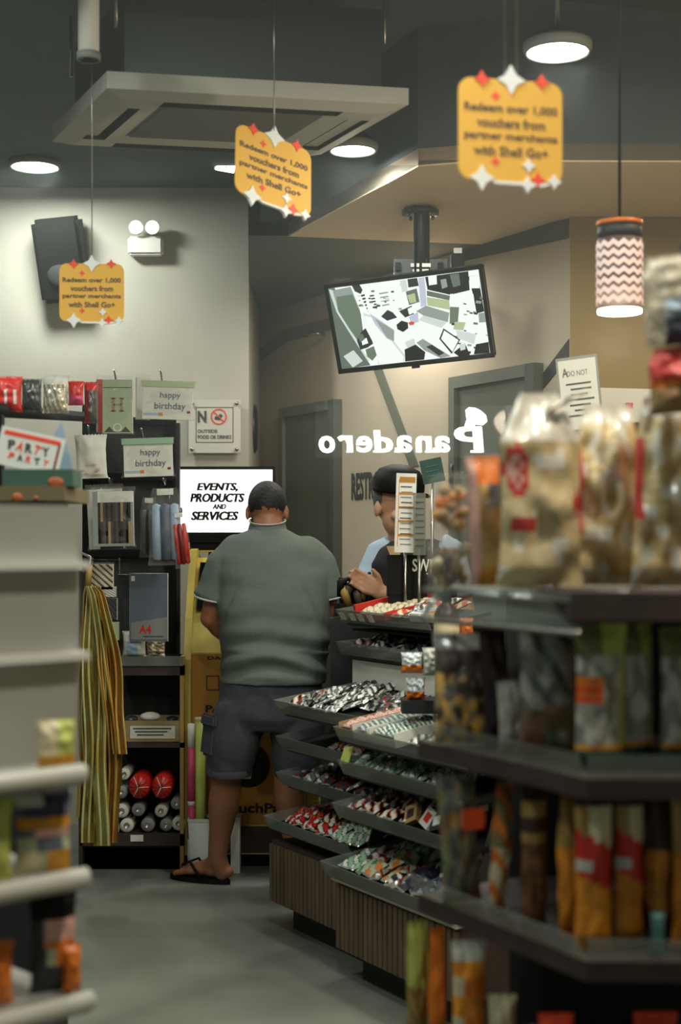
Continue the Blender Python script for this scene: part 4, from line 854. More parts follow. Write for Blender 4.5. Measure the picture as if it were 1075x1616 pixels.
b = MB(); b.rings([[(X(422, DM)+rx*math.cos(a), DM+.0+ry*math.sin(a)+.008, Z(y, DM)+.018*math.sin(a)) for a in [2*PI*k/32 for k in range(32)]] for y, rx, ry in ((840, .082, .082), (826, .072, .073), (821, .069, .069), (830, .066, .068))], 'shirt', True, None, False); b.build('collar', man)
b = MB(); b.tube([(X(422, DM)+.0735*math.cos(a), DM+.075*math.sin(a)+.008, Z(821.5, DM)+.018*math.sin(a)) for a in [2*PI*k/32 for k in range(33)]], .0028, 'piping', 6); b.build('collar_piping', man)
for sh, el in ((Ls, Le), (Rs, Re)):
    a2 = sh.lerp(el, .655); dd = (el-sh).normalized(); e1 = dd.cross(Vector((0, 1, 0))).normalized(); e2 = dd.cross(e1)
    b = MB(); b.tube([a2+(e1*math.cos(a)+e2*math.sin(a))*.0805 for a in [2*PI*k/28 for k in range(29)]], .0045, 'piping', 6); b.build('sleeve_piping', man)
# shorts
T_ = MB()
T_.rings([ering((X(cx, DM), DM, Z(y, DM)), w_/F*DM, ry, 32, p=2.3) for y, cx, w_, ry in ((1045, 431, 74, .14), (1070, 429, 80, .152), (1100, 428, 84, .155), (1130, 424, 82, .15), (1150, 422, 70, .12))], 'shorts')
for pts in (((388, 1105, 44, .135), (376, 1140, 44, .13), (368, 1175, 42, .125), (363, 1205, 37, .115), (361, 1223, 36, .11)), ((468, 1105, 42, .135), (470, 1140, 43, .125), (471, 1175, 42, .12), (470, 1205, 39, .11), (468, 1220, 38, .108))):
    T_.rings([ering((X(cx, DM), DM, Z(y, DM)), w_/F*DM, ry, 28, p=2.2) for cx, y, w_, ry in pts], 'shorts')
def sf(co, n): return .007*noise.noise(Vector((co.x*7, co.y*7, co.z*14)))+.005*math.sin((co.z*1.0+co.x*.8)*70)*max(0, noise.noise(co*5))
remeshed(T_, 'cargo_shorts', .0085, 2, man, 'shorts', sf)
b = MB(); M = frame(m_(333, 1163, 5.96), (.5, -1, 0), (.12, 0, 1)); b.box((0, 0, .0), (.13, .155, .035), 'shorts', M, .012); b.build('cargo_pocket', man)
b = MB(); b.box((0, .065, .014), (.14, .05, .022), 'shorts', M, .008); b.build('pocket_flap', man)
for sx, (x0, x1, yy) in enumerate(((329, 396, 1221), (433, 505, 1218))):
    b = MB(); c_ = Vector((X((x0+x1)/2, DM), DM, Z(yy, DM))); rx = (x1-x0)/2/F*DM
    b.rings([ering((c_.x, c_.y, c_.z+z), rx*k, .112*k, 28, p=2.2) for z, k in ((-.005, 1.01), (.022, 1.035), (.022, .98), (-.005, .96))], 'shorts', True, None, False); b.build('hem', man)
# flip-flops
for h_, t_, lab in ((Lh, Lt, None), (Rh, Rt, None)):
    d = (t_-h_).normalized(); sd = Vector((-d.y, d.x, 0)); pts = []
    for a in range(20):
        q = 2*PI*a/20; u = .5-.5*math.cos(q); w_ = (.033+.014*u)*math.sin(q); p = h_-d*.035+d*(.285*u)+sd*w_; pts.append((p.x, p.y))
    b = MB(); b.prism(pts, .0, .02, 'black'); so = b.build('flip_flop', man)
    b = MB(); tp = h_+d*.19
    for sg in (-1, 1): a0 = h_+d*.08+sd*.042*sg; b.tube([Vector((a0.x, a0.y, .018)), Vector((*((a0+tp)/2+sd*.012*sg).xy, .085)), Vector((tp.x, tp.y, .062)), Vector((tp.x+d.x*.01, tp.y+d.y*.01, .02))], .006, 'black', 8)
    b.build('strap', so)

# ---- the worker behind the counter
DW = 5.95
wk = thing('person', 'shop worker in black cap and black vest over pale blue sleeve, behind the counter', 'person', (X(640, DW), DW+.05, 0))
def w_(x, y, d=DW): return P(x, y, d)
B = MB(); wm = 'skin_light'; fw = Vector((.5, -.82, -.12))
hcw = w_(624, 799, DW); wM = head(B, hcw, fw, wm, 1.0)
B.tube([w_(640, 868, DW+.03), w_(634, 845, DW+.02), w_(630, 820, DW)], [.065, .055, .052], wm, 16)
cw = X(655, DW)
B.rings([ering((cw, DW+.04, z), rx, ry) for z, rx, ry in ((.70, .12, .1), (.85, .165, .12), (1.0, .17, .12), (1.2, .18, .12), (1.3, .17, .1), (1.36, .1, .08), (1.4, .055, .055))], wm)
ls, le, lw = w_(602, 874, DW+.04), w_(574, 930, DW+.0), w_(606, 938, DW-.22)
limb(B, [ls, ls.lerp(le, .5), le, le.lerp(lw, .5), lw], [.05, .047, .04, .036, .026], wm); hand(B, lw, (-.85, -.1, .5), (.1, -1, 0), 1, .25, m=wm)
rs, re, rw = w_(712, 872, DW), w_(735, 965, DW), w_(690, 985, DW-.25)
limb(B, [rs, rs.lerp(re, .5), re, re.lerp(rw, .5), rw], [.05, .047, .04, .036, .026], wm); hand(B, rw, (-.6, -.7, .1), (0, 0, -1), -1, .5, m=wm)
for sx in (-.09, .09): limb(B, [(cw+sx, DW+.04, .8), (cw+sx, DW+.04, .45), (cw+sx, DW+.06, .12)], [.085, .055, .04], wm); B.ball((cw+sx, DW-.0, .05), (.045, .12, .04), wm, 14)
remeshed(B, 'body', .0062, 3, wk, wm); face(wM, wk)
V = MB(); V.rings([ering((cw, DW+.04, z), rx, ry, 32, p=2.4) for z, rx, ry in ((.78, .185, .145), (1.0, .19, .15), (1.2, .20, .15), (1.3, .195, .14), (1.36, .155, .115), (1.4, .085, .08))], 'vest')
remeshed(V, 'vest', .01, 3, wk, 'vest', lambda co, n: .006*noise.noise(co*9))
for a_, b_ in ((ls, le), (rs, re)):
    S2 = MB(); S2.tube([a_+Vector((.05 if a_ is ls else -.05, 0, .03)), a_, a_.lerp(b_, .75)], [.055, .062, .06], 'sleeve', 18); S2.ball(a_, .06, 'sleeve', 14); remeshed(S2, 'sleeve', .009, 3, wk, 'sleeve', lambda co, n: .006*noise.noise(co*16))
b = MB(); b.prism([(-.03, .0), (.03, 0), (.012, -.1)], 0, .004, 'tan', frame(w_(622, 862, DW-.115), (1, -.1, 0), (0, .15, 1))); b.build('neckerchief', wk)
b = MB(); b.ball((0, -.012, .022), (.079, .098, .092), 'hair_grey', 24, wM); hw = remeshed(b, 'hair', .009, 2, wk, 'hair_grey')
bmh = bmesh.new(); bmh.from_mesh(hw.data); hi = wM.inverted(); o_ = Vector(hw['_o'])
bmesh.ops.delete(bmh, geom=[v for v in bmh.verts if (hi @ (v.co+o_)).z < (-.04 if (hi @ (v.co+o_)).y < .015 else .06)], context='VERTS'); bmh.to_mesh(hw.data); bmh.free()
b = MB(); b.lathe([(1.0, .035), (1.04, .05), (1.02, .09), (.8, .125), (.35, .145), (.01, .148)], 'black', (0, .012, .022), 28, wM, .095, .115); cap_ = b.build('cap', wk)
b = MB(); b.rings([[(x_*k*1.15, .115+y_*k, z_+.065) for x_, y_, z_ in [(.075*math.cos(a), .085*max(0, math.sin(a)), -.02*abs(math.cos(a))+.008*math.sin(a)) for a in [PI*q/14 for q in range(15)]]+[(-.06, 0, -.012), (0, 0.01, 0), (.06, 0, -.012)]] for k in (1, .995)], 'black', True, wM)
b.build('peak', cap_)

# ================================================================ CANDY RACKS
OR = Vector((-.255, 5.36, 0)); U = Vector((.5, -.866, 0)); N = Vector((-.866, -.5, 0))
def RP(s_, n_, z): return OR+U*s_+N*n_+Vector((0, 0, z))
def rbox(mb, s0, s1, n0, n1, z0, z1, m):
    mb.prism([(RP(a, b, 0).x, RP(a, b, 0).y) for a, b in ((s0, n0), (s1, n0), (s1, n1), (s0, n1))][::-1], z0, z1, m); return mb
def tray_frame(s_, n_, z, tilt): return frame(RP(s_, n_, z), U, -N*math.cos(tilt)+Vector((0, 0, math.sin(tilt))))
TR = {}
def rack(name, label, s0, s1, off, trays, ctop, upper):
    t = thing(name, label, 'candy rack', RP((s0+s1)/2, off-.25, 0))
    mb = MB(); rbox(mb, s0+.05, s1-.02, off-.52, off-.07, 0, .105, 'black_soft'); mb.build('toe_kick', t)
    mb = MB(); rbox(mb, s0, s1, off-.55, off-.01, .10, ctop, 'wood_dark'); cab = mb.build('cabinet', t)
    mb = MB(); n = int((s1-s0)/.028)
    for i in range(n): a = s0+(i+.08)*(s1-s0)/n; rbox(mb, a, a+.021, off-.01, off+.002, .10, ctop-.012, 'slat')
    mb.build('slatted_front', t)
    mb = MB(); rbox(mb, s0, s1, off-.56, off-.53, ctop, 1.12 if upper else .93, 'black_soft'); mb.build('back_panel', t)
    for a in (s0+.004, s1-.012):
        mb = MB(); ps = [(off-.03, ctop), (off-.53, ctop), (off-.53, .9), (off-.40, .86), (off-.30, .80), (off-.12, .6)]
        p0 = [RP(a, b, z) for b, z in ps]; p1 = [RP(a+.008, b, z) for b, z in ps]; n_ = len(ps)
        if a > s0+.1: mb.add(p0+p1, [tuple(range(n_)), tuple(range(n_, 2*n_))[::-1]]+[(i, (i+1) % n_, n_+(i+1) % n_, n_+i) for i in range(n_)], 'black_soft'); mb.build('side_panel', t)
    for key, z, n0, dep, tilt, a0, a1 in trays:
        M = tray_frame(a0, off+n0, z, tilt); L = a1-a0; TR[key] = (M, L, dep)
        mb = MB(); mb.lohi((0, 0, -.012), (L, dep, 0), 'black', M); tr = mb.build('tray', t)
        mb = MB(); mb.add([(0, 0, -.012), (L, 0, -.012), (L, -.018, .038), (0, -.018, .038), (0, -.004, -.012), (L, -.004, -.012), (L, -.022, .038), (0, -.022, .038)], [(0, 1, 2, 3), (7, 6, 5, 4), (3, 2, 6, 7), (0, 3, 7, 4), (1, 5, 6, 2), (0, 4, 5, 1)], 'acrylic_grey', False, M); mb.build('clear_fence', tr)
        mb = MB(); mb.add([(0, 0, 0), (0, dep*.9, 0), (0, dep*.9, .03), (0, -.018, .038), (.003, 0, 0), (.003, dep*.9, 0), (.003, dep*.9, .03), (.003, -.018, .038)], [(0, 1, 2, 3), (7, 6, 5, 4), (3, 2, 6, 7), (0, 3, 7, 4)], 'acrylic', False, M); mb.build('end_fence', tr)
        mb = MB(); mb.lohi((0, .02, -.03), (L, .05, -.012), 'dark_steel', M); mb.build('tray_rail', tr)
    return t
rk1 = rack('candy_rack', 'far candy rack with two upper trays, ribbed wooden cabinet below, beside the man', 0, .60, 0,
    [('F1', .372, .0, .34, .16, 0, .60), ('E1', .525, -.05, .30, .16, 0, .60), ('D1', .655, -.05, .30, .16, 0, .60), ('C1', .785, -.04, .36, .16, 0, .6), ('B1', .985, -.30, .24, .12, 0, .6), ('A1', 1.105, -.30, .25, .18, 0, .6)], .315, True)
mb = MB(); rbox(mb, .0, .60, -.545, -.53, .86, .955, 'offwhite'); 
mb = MB(); rbox(mb, .01, .60, -.36, -.34, .865, .952, 'white'); mb.build('white_riser', rk1)
mb = MB(); rbox(mb, .01, .60, -.53, -.34, .953, .962, 'black'); mb.build('riser_shelf', rk1)
mb = MB(); rbox(mb, .01, .60, -.53, -.34, 1.06, 1.068, 'black'); mb.build('riser_shelf', rk1)
rk2 = rack('candy_rack', 'near candy rack standing one step forward, ribbed wooden cabinet with pale top edge', .655, 1.34, .10,
    [('F2', .345, .03, .34, .16, -.005+.655, 1.34), ('E2', .52, -.03, .32, .16, .62, 1.34), ('D2', .655, -.05, .30, .16, .62, 1.34), ('C2', .765, -.03, .42, .16, .63, 1.34)], .315, False)
mb = MB(); rbox(mb, .65, 1.35, .06, .115, .315, .323, 'offwhite'); mb.build('top_edge', rk2)

# sweets
def pil(name, w1, h1, t1, des, seed): return bag_mesh(name, w1, h1, t1, des, seed, nu=10, nv=14, wr=.35)
def two(a, b, c='white', f=5):
    def d(u, v):
        if v < .1 or v > .9: return 'silver'
        k = math.sin(u*f+v*f*1.7)
        return a if k > .2 else (b if k > -.5 else c)
    return d
PK = {}
def pk(key, *a):
    if key not in PK: PK[key] = pil('wrapper', *a)
    return PK[key]
def fill(tray, a0, a1, b0, b1, step, rowst, keys, label, group, cat='sweet packet', name='candy_packet', lay=1, rot=.5, lean=.25, h=.012, z=.0):
    M, L, dep = TR[tray]; rnd = random.Random(len(label)*7+int(a0*100)); k = 0
    b = b0
    while b < b1:
        a = a0+rnd.uniform(0, step*.3)
        while a < a1:
            for l in range(lay):
                me = rnd.choice(keys)
                Ml = M @ Matrix.Translation((a+rnd.uniform(-.15, .15)*step, b+rnd.uniform(-.1, .1)*rowst, h+z+l*h*1.6)) @ Matrix.Rotation(rnd.uniform(-rot, rot), 4, 'Z') @ Matrix.Rotation(lean+rnd.uniform(-.12, .12), 4, 'X') @ Matrix.Rotation(rnd.uniform(-.15, .15), 4, 'Y')
                place(name, me, Ml, label, cat, group)
            a += step
        b += rowst
SL = [pk('s1', .045, .075, .014, two('silver', 'silver_dark', 'white', 6), 1), pk('s2', .045, .07, .014, two('white', 'silver', 'charcoal', 8), 2), pk('s3', .04, .075, .014, two('silver_dark', 'black', 'silver', 5), 3)]
DK = [pk('d1', .05, .075, .014, two('black', 'charcoal', 'silver', 6), 4), pk('d2', .045, .07, .016, two('charcoal', 'silver_dark', 'red_dark', 7), 5)]
RD = [pk('r1', .05, .07, .018, two('red', 'red_dark', 'white', 5), 6), pk('r2', .05, .07, .018, two('red', 'orange', 'red_dark', 7), 7)]
GN = [pk('g1', .05, .08, .016, two('mint', 'green', 'white', 6), 8), pk('g2', .05, .08, .016, two('sage', 'mint', 'green', 5), 9)]
MX = [pk('m1', .05, .075, .016, two('offwhite', 'red', 'charcoal', 5), 10), pk('m2', .045, .07, .016, two('white', 'orange', 'black', 6), 11), pk('m3', .045, .07, .016, two('silver', 'tan', 'red_dark', 7), 12)]
PU = [pk('p1', .06, .08, .02, two('purple', 'navy', 'silver_dark', 5), 13), pk('p2', .06, .08, .02, two('plum', 'purple', 'white', 7), 14)]
fill('C1', .02, .09, .03, .2, .05, .055, MX, 'pale red-printed packet in the far left corner of the widest tray', 'corner packets of the widest tray')
fill('C1', .09, .36, .03, .30, .045, .048, SL, 'silver sweet packet heaped in the widest tray of the far rack', 'silver packets of the widest tray', lay=1)
fill('C1', .11, .34, .06, .30, .06, .07, SL, 'silver sweet packet heaped in the widest tray of the far rack', 'silver packets of the widest tray', h=.032)
fill('C1', .38, .58, .12, .34, .05, .06, DK+SL[:1], 'dark and silver packet behind the brown box of striped packets', 'dark packets beside the red boxes')
fill('D1', .28, .55, .04, .2, .06, .07, MX+DK, 'dark sweet packet lying in the second tray down of the far rack', 'dark packets of the second tray')
fill('E1', .05, .58, .03, .2, .05, .065, DK+SL[:1], 'black-wrapped sweet packet in the third tray down of the far rack', 'black packets of the third tray', lay=1)
fill('F1', .04, .22, .03, .2, .045, .05, RD, 'bright red candy packet at the far end of the lowest far tray', 'red packets of the lowest far tray')
fill('F1', .22, .40, .03, .2, .05, .055, MX+RD[:1], 'red and white candy packet in the middle of the lowest far tray', 'red and white packets of the lowest far tray')
fill('F1', .40, .58, .03, .2, .05, .055, GN, 'pale green candy packet at the near end of the lowest far tray', 'pale green packets of the lowest far tray')
fill('B1', .03, .14, .03, .15, .05, .06, MX, 'pinkish packet at the left end of the second upper tray', 'pinkish packets of the second upper tray')
fill('B1', .14, .30, .03, .2, .045, .06, SL[:2]+DK[:1], 'shiny silver and black packet in the second upper tray', 'silver packets of the second upper tray')
fill('B1', .30, .50, .03, .15, .05, .06, DK+SL[2:], 'dark packet at the near end of the second upper tray', 'dark packets of the second upper tray')
fill('D2', .04, .42, .03, .18, .05, .055, GN, 'mint green sweet packet in the second tray down of the near rack', 'mint packets of the near rack', lay=1)
fill('D2', .44, .56, .03, .15, .05, .06, SL[1:2], 'white wrapped packet beside the mint packets of the near rack', 'white packets of the near rack')
fill('E2', .02, .32, .03, .18, .055, .065, MX, 'white, red and orange packet in the third tray down of the near rack', 'mixed packets of the near rack', lay=1)
fill('F2', .03, .18, .03, .22, .05, .06, GN+MX[:1], 'clear and green candy packet at the far end of the lowest near tray', 'green packets of the lowest near tray')
fill('F2', .18, .34, .03, .22, .05, .06, [GN[1], MX[2], pk('tn', .055, .08, .018, two('sage', 'tan', 'orange', 6), 15)], 'yellowish green candy packet in the middle of the lowest near tray', 'yellow-green packets of the lowest near tray')
fill('F2', .34, .48, .03, .22, .05, .06, PU, 'dark purple candy packet in the lowest near tray', 'purple packets of the lowest near tray')
fill('F2', .48, .60, .03, .20, .055, .06, [pk('bs', .055, .08, .018, two('slate', 'silver_dark', 'sky', 6), 16)], 'slate blue candy packet right of the purple ones', 'slate packets of the lowest near tray')
# three standing small cartons in the third tray of the near rack
M, L, dep = TR['E2']
for i, a in enumerate((.36, .43, .50, .56)):
    b = MB(); b.box((0, .03, 0), (.055, .06, .02), ['tan', 'offwhite', 'charcoal', 'brown'][i]); b.box((0, .03, .0105), (.03, .03, .001), ['brown', 'red', 'white', 'tan'][i])
    place('small_carton', b.mesh('small_carton'), M @ Matrix.Translation((a, .05, .012)) @ Matrix.Rotation(.9, 4, 'X') @ Matrix.Rotation([.5, -.3, .4, 0][i], 4, 'Z'), ['tan small carton lying at an angle in the third tray, near rack', 'off-white small carton with red square in the third tray, near rack', 'black small carton with white square in the third tray, near rack', 'brown small carton at the near end of the third tray, near rack'][i], 'carton')
# display boxes in the widest tray: red striped, white with grey-green sticks
def dbox(name, lab, tray, a, w1, l1, rotz, side, inner, stick, n=9, cols=2, hgt=.045, b0=.0, zz=.002):
    M, L, dep = TR[tray]; Ml = M @ Matrix.Translation((a, b0, zz)) @ Matrix.Rotation(rotz, 4, 'Z')
    t = thing(name, lab, 'display box', Ml.translation); 
    b = MB(); b.lohi((0, 0, 0), (w1, l1, .003), side, Ml); b.lohi((0, 0, .003), (.003, l1, hgt), side, Ml); b.lohi((w1-.003, 0, .003), (w1, l1, hgt), side, Ml); b.lohi((.003, l1-.003, .003), (w1-.003, l1, hgt*1.6), side, Ml); b.lohi((.003, 0, .003), (w1-.003, .003, hgt*.5), side, Ml); b.build('box', t)
    me = bpy.data.meshes.get('stick_'+stick) or pil('stick_'+stick, (w1-.01)/cols, l1/n*1.15, .012, two(*STK[stick]), 3)
    me.name = 'stick_'+stick
    for i in range(n):
        for j in range(cols):
            place('packet', me, Ml @ Matrix.Translation((.006+(j+.5)*(w1-.012)/cols, .006+i*(l1-.012)/n, .016+(.014 if stick != 'nougat' else 0)+.003*(i % 2))) @ Matrix.Rotation(.35, 4, 'X') @ Matrix.Rotation(random.uniform(-.06, .06), 4, 'Z'), lab_in[stick], 'sweet packet', 'packets inside the '+lab)
STK = {'red': ('pale_pink', 'red', 'offwhite', 9), 'grey': ('offwhite', 'slate', 'teal', 9), 'green': ('white', 'teal', 'green', 11), 'nougat': ('cream', 'tan', 'offwhite', 4)}
lab_in = {'red': 'pink and red striped packet standing in the brown open box', 'grey': 'white packet with slate marks in the left white open box', 'green': 'white packet with green marks in the right white open box', 'nougat': 'beige wrapped bar lying in the red-edged box on the top tray'}
dbox('display_box', 'open brown box of red and pink striped packets in the widest tray', 'C2', .0, .075, .40, .0, 'tan', 'tan', 'red', 11, 1, b0=.0)
dbox('display_box', 'left of two white open boxes of slate-marked packets', 'C2', .085, .09, .40, .0, 'white', 'white', 'grey', 11, 1, b0=.0)
dbox('display_box', 'right of two white open boxes, packets marked green', 'C2', .185, .15, .40, .0, 'white', 'white', 'green', 12, 2, b0=.0)
fill('C2', .36, .55, .03, .2, .06, .07, MX+SL, 'pale packet in the widest tray right of the white boxes', 'packets right of the white boxes')
# top tray: red-edged box of beige bars, then small boxes
dbox('display_box', 'shallow red-edged box of beige wrapped bars on the top tray', 'A1', .09, .20, .24, .0, 'red', 'red', 'nougat', 5, 4, hgt=.03, b0=.01)
M, L, dep = TR['A1']
b = MB(); b.lohi((-.004, -.0, .03), (.008, .25, .052), 'red', M @ Matrix.Translation((.085, .01, 0)))
b.build('raised_red_edge', [o for o in bpy.data.objects if o.name.startswith('display_box') and 'beige' in o['label']][0])
fill('A1', .32, .44, .03, .22, .05, .06, [pk('n1', .05, .07, .014, two('cream', 'tan', 'red', 6), 20), pk('n2', .05, .07, .014, two('silver', 'offwhite', 'charcoal', 6), 21)], 'cream and silver packet right of the beige bars on the top tray', 'cream packets of the top tray')
for i, (a, b_) in enumerate(((.45, .02), (.52, .02))):
    b = MB(); b.box((0, .05, 0), (.065, .10, .03), ['white', 'cream'][i], None, .002); b.box((0, .05, .0155), (.045, .06, .001), ['sky', 'orange'][i])
    place('flat_box', b.mesh('flat_box'), M @ Matrix.Translation((a+.02, b_, .02)), ['white flat box with pale blue panel at the end of the top tray', 'cream flat box with orange panel, last on the top tray'][i], 'box')
for i, a in enumerate((.03, .1, .16, .23)):
    b = MB(); b.box((0, 0, 0), (.035, .03, .001), 'offwhite'); place('price_label', b.mesh('price_label'), M @ Matrix.Translation((a, -.013, .012)) @ Matrix.Rotation(1.92, 4, 'X'), 'small pale price label on the top tray front', 'price label', 'price labels on the top tray')
# small sign cards in trays
M, L, dep = TR['D2']
b = MB(); b.box((0, .03, 0), (.05, .06, .002), 'lime'); place('sign_card', b.mesh('sign_card'), M @ Matrix.Translation((.005, .0, .02)) @ Matrix.Rotation(.9, 4, 'X') @ Matrix.Rotation(.3, 4, 'Z'), 'small yellow-green price card at the corner of the mint packet tray', 'price card')
M, L, dep = TR['B1']
b = MB(); b.box((0, .03, 0), (.07, .05, .002), 'sage'); place('sign_card', b.mesh('sign_card'), M @ Matrix.Translation((.08, .16, .02)) @ Matrix.Rotation(1.3, 4, 'X'), 'small pale green card standing at the back of the second upper tray', 'price card')

# ---------------------------------------------------------------- counter behind the racks
cb0 = (X(548, 6.5)); 
t = thing('cash_counter', 'dark cash counter behind the candy racks in front of the worker', 'counter', (.62, 5.6, 0))
cpoly = [(.22, 5.70), (.62, 5.02), (1.25, 4.6), (1.25, 5.2), (.50, 5.76)]
MB().prism(cpoly, 0, .98, 'charcoal').build('counter_body', t)
MB().prism([(x+(.02 if x > .6 else -.01), y-.01) for x, y in cpoly], .98, 1.01, 'black_soft').build('counter_top', t)
# black till with white lettering SW...
c = P(634, 912, 5.45); t = thing('black_menu_board', 'black board with white letters standing below the orange price panel', 'board', (c.x, 5.45, 1.01)); s = 5.45/F
M = upright((c.x+.02, 5.45, Z(908, 5.45))); b = MB(); b.box((.0, .0, 0), (.15, (940-875)*s+.0, .02), 'black', M); b.build('board', t)
b = MB(); fit(b, 'SWEET', upright(P(679, 892, 5.435)), 56*s, 20*s, 'white', .02); b.build('lettering', t)
MB().lohi((c.x-.05, 5.44, 1.005), (c.x+.09, 5.47, Z(938, 5.45)), 'black').build('foot', t)
# orange price panel, clear panel and green card on stands
def panel(name, lab, x0, x1, y0, y1, d, m, yaw, design=None, cat='sign', roll=0, post=True):
    c = P((x0+x1)/2, (y0+y1)/2, d); w1 = (x1-x0)*d/F; h1 = (y1-y0)*d/F; t = thing(name, lab, cat, (c.x, c.y, 1.01)); M = upright(c, yaw, roll)
    b = MB(); b.box((0, 0, 0), (w1, h1, .006), m, M)
    b.build('panel', t)
    if design: b = MB(); design(b, w1, h1, M); b.build('printing', t)
    if post: b = MB(); b.tube([(c.x, c.y+.012, c.z-h1*.4), (c.x, c.y+.012, 1.02)], .006, 'steel', 8); b.lathe([(.001, 1.011), (.04, 1.011), (.04, 1.018), (.006, 1.022)], 'steel', (c.x, c.y+.012, 0), 16); b.build('stand', t)
def pd(b, w1, h1, M):
    for i in range(5): b.box((.05*w1, h1*(.42-.175*i), .0035), (w1*.78, h1*(.07 if i == 0 else .028), .001), 'kiosk_orange', M)
    for i in range(12): b.box((w1*(.0+.04*(i % 2)), h1*(.33-.066*i), .0035), (w1*.55, h1*.014, .001), 'grey' if i % 3 else 'ink_grey', M)
    b.box((-.36*w1, 0, .0035), (.03*w1, .85*h1, .001), 'orange', M)
panel('price_board', 'white upright panel with orange bars in front of the worker\'s face', 624, 656, 747, 872, 5.4, 'white', .1, pd, roll=-.03)
panel('frosted_board', 'narrow frosted panel with grey text just right of the orange-barred panel', 652, 672, 778, 876, 5.35, 'acrylic_grey', .15, lambda b, w1, h1, M: [b.box((0, h1*(.35-.1*i), .0035), (w1*.7, h1*.02, .001), 'ink_grey', M) for i in range(8)] and None)
panel('green_card', 'dark green square card tilted beside the worker\'s cap', 665, 700, 724, 762, 5.5, 'green_dark', -.2, lambda b, w1, h1, M: [b.box((0, h1*(.2-.2*i), .0035), (w1*.6, h1*.04, .001), 'teal', M) for i in range(3)] and None, roll=.2)
# glove-like dark bag at the worker's hand
b = MB(); 
for i in range(9): p = P(538+i*6, 940+(i*7) % 18, 5.75); b.tube([p, p+Vector((.02*math.sin(i*2), -.02, .05)), p+Vector((.05*math.cos(i), .0, .075+.01*(i % 3)))], [.016, .018, .006], ['black', 'wood', 'gold', 'black_gloss'][i % 4], 8)
b.box(P(562, 962, 5.78), (.17, .08, .09), 'black', None, .02)
o_ = b.build('dark_bag'); tag(o_, 'crumpled black bag with brown glints left of the worker\'s hand', 'bag')
MB_ = MB(); c = P(562, 985, 5.78); MB_.lohi((c.x-.1, 5.72, 0), (c.x+.09, 5.84, Z(975, 5.78)), 'black_soft'); tag(MB_.build('side_stand'), 'dark narrow stand carrying the crumpled black bag behind the far rack', 'stand')
# added pane; its glowing letters stand in for a reflected bakery sign
dg = 4.95; s = dg/F
t = thing('reflection_pane', 'added clear pane with glowing letters standing in for a reflected bakery name, read backwards', 'added pane', (X(640, dg), dg, .98))
b = MB(); b.lohi((X(498, dg), dg, Z(722, dg)), (X(850, dg), dg+.006, Z(640, dg)), 'added_pane_glass'); b.build('pane', t)
for x in (803, 845): b = MB(); b.lohi((X(x, dg)-.01, dg-.01, 0), (X(x, dg)+.01, dg+.0, Z(640, dg)), 'dark_steel'); b.build('post', t)
mat('reflected_sign', (.92, 1, .97), .4, emit=1.3)
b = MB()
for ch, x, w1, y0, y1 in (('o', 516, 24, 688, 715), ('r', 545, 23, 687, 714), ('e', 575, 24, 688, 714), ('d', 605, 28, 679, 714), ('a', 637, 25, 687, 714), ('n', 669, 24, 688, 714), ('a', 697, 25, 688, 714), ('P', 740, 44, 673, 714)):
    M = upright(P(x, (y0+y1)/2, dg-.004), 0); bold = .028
    fit(b, ch, M, w1*s, (y1-y0)*s, 'reflected_sign', .018, .05, True, dup=4, fat=.028)
    if ch in 'rnaPd': b.box((w1*s*.27, -(y1-y0)/2*s+.003, .001), (w1*s*.42, .007, .002), 'reflected_sign', M) if ch in 'P' else b.box((-(w1*.5-2)*s if ch in 'ad' else (w1*.25)*s, -(y1-y0)/2*s+.003, .001), (8*s, .006, .002), 'reflected_sign', M)
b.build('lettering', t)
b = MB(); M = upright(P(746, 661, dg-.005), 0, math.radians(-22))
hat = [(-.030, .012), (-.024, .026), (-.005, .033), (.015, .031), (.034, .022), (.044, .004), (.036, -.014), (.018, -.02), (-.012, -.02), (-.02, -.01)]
b.prism([(x*1.1, y*.95+.006) for x, y in hat], 0, .002, 'reflected_sign', M); b.prism([(-.018, -.012), (.016, -.012), (.014, -.032), (-.016, -.032)], 0, .002, 'reflected_sign', M)
b.tube([M @ Vector((x*1.0, y*.78+.006, .003)) for x, y in hat+hat[:1]], .0008, 'grey', 5); b.build('reflected_chef_hat', t)
# bottle, orange pack and candy packs beyond the near shelf
def prop_stand(x0, x1, y, d): pass
c = P(705, 1018, 4.45); t = thing('dark_bottle', 'small dark bottle with cream label beyond the near shelf', 'bottle', c); s = 4.45/F
MB().lathe([(.001, 0), (.036, .0), (.038, .01), (.038, .09), (.03, .11), (.014, .125), (.013, .15), (.001, .15)], 'plum', c, 20).build('glass', t)
MB().lathe([(.0385, .012), (.0387, .013), (.0387, .07), (.0385, .071)], 'cream', c, 20, cap=False).build('label', t)
MB().lathe([(.014, .128), (.015, .13), (.015, .152), (.001, .153)], 'black', c, 16).build('cap', t)
hpack('orange_pack', 'orange pack with a red corner beside the dark bottle', 'pack', 724, 748, 974, 1004, 4.5, lambda u, v: 'red' if v < .25 and u > .5 else 'orange', .03, film=False, mk='bag', seed=50)
for x0, x1, y0, y1, lab, sd in ((632, 668, 1028, 1062, 'upper red and white dotted candy bag left of the dried fruit', 51), (640, 672, 1068, 1104, 'lower red and white dotted candy bag left of the dried fruit', 52), (666, 700, 1020, 1066, 'pale clear candy bag between the dotted bags and the dark bottle', 53)):
    hpack('candy_bag', lab, 'candy bag', x0, x1, y0, y1, 4.62, (lambda u, v: 'orange' if v < .4 else ('sky' if (int(u*8)+int(v*9)) % 3 == 0 else 'white')) if sd != 53 else (lambda u, v: 'offwhite'), .06, film=False, mk='bag', seed=sd, wr=.3)
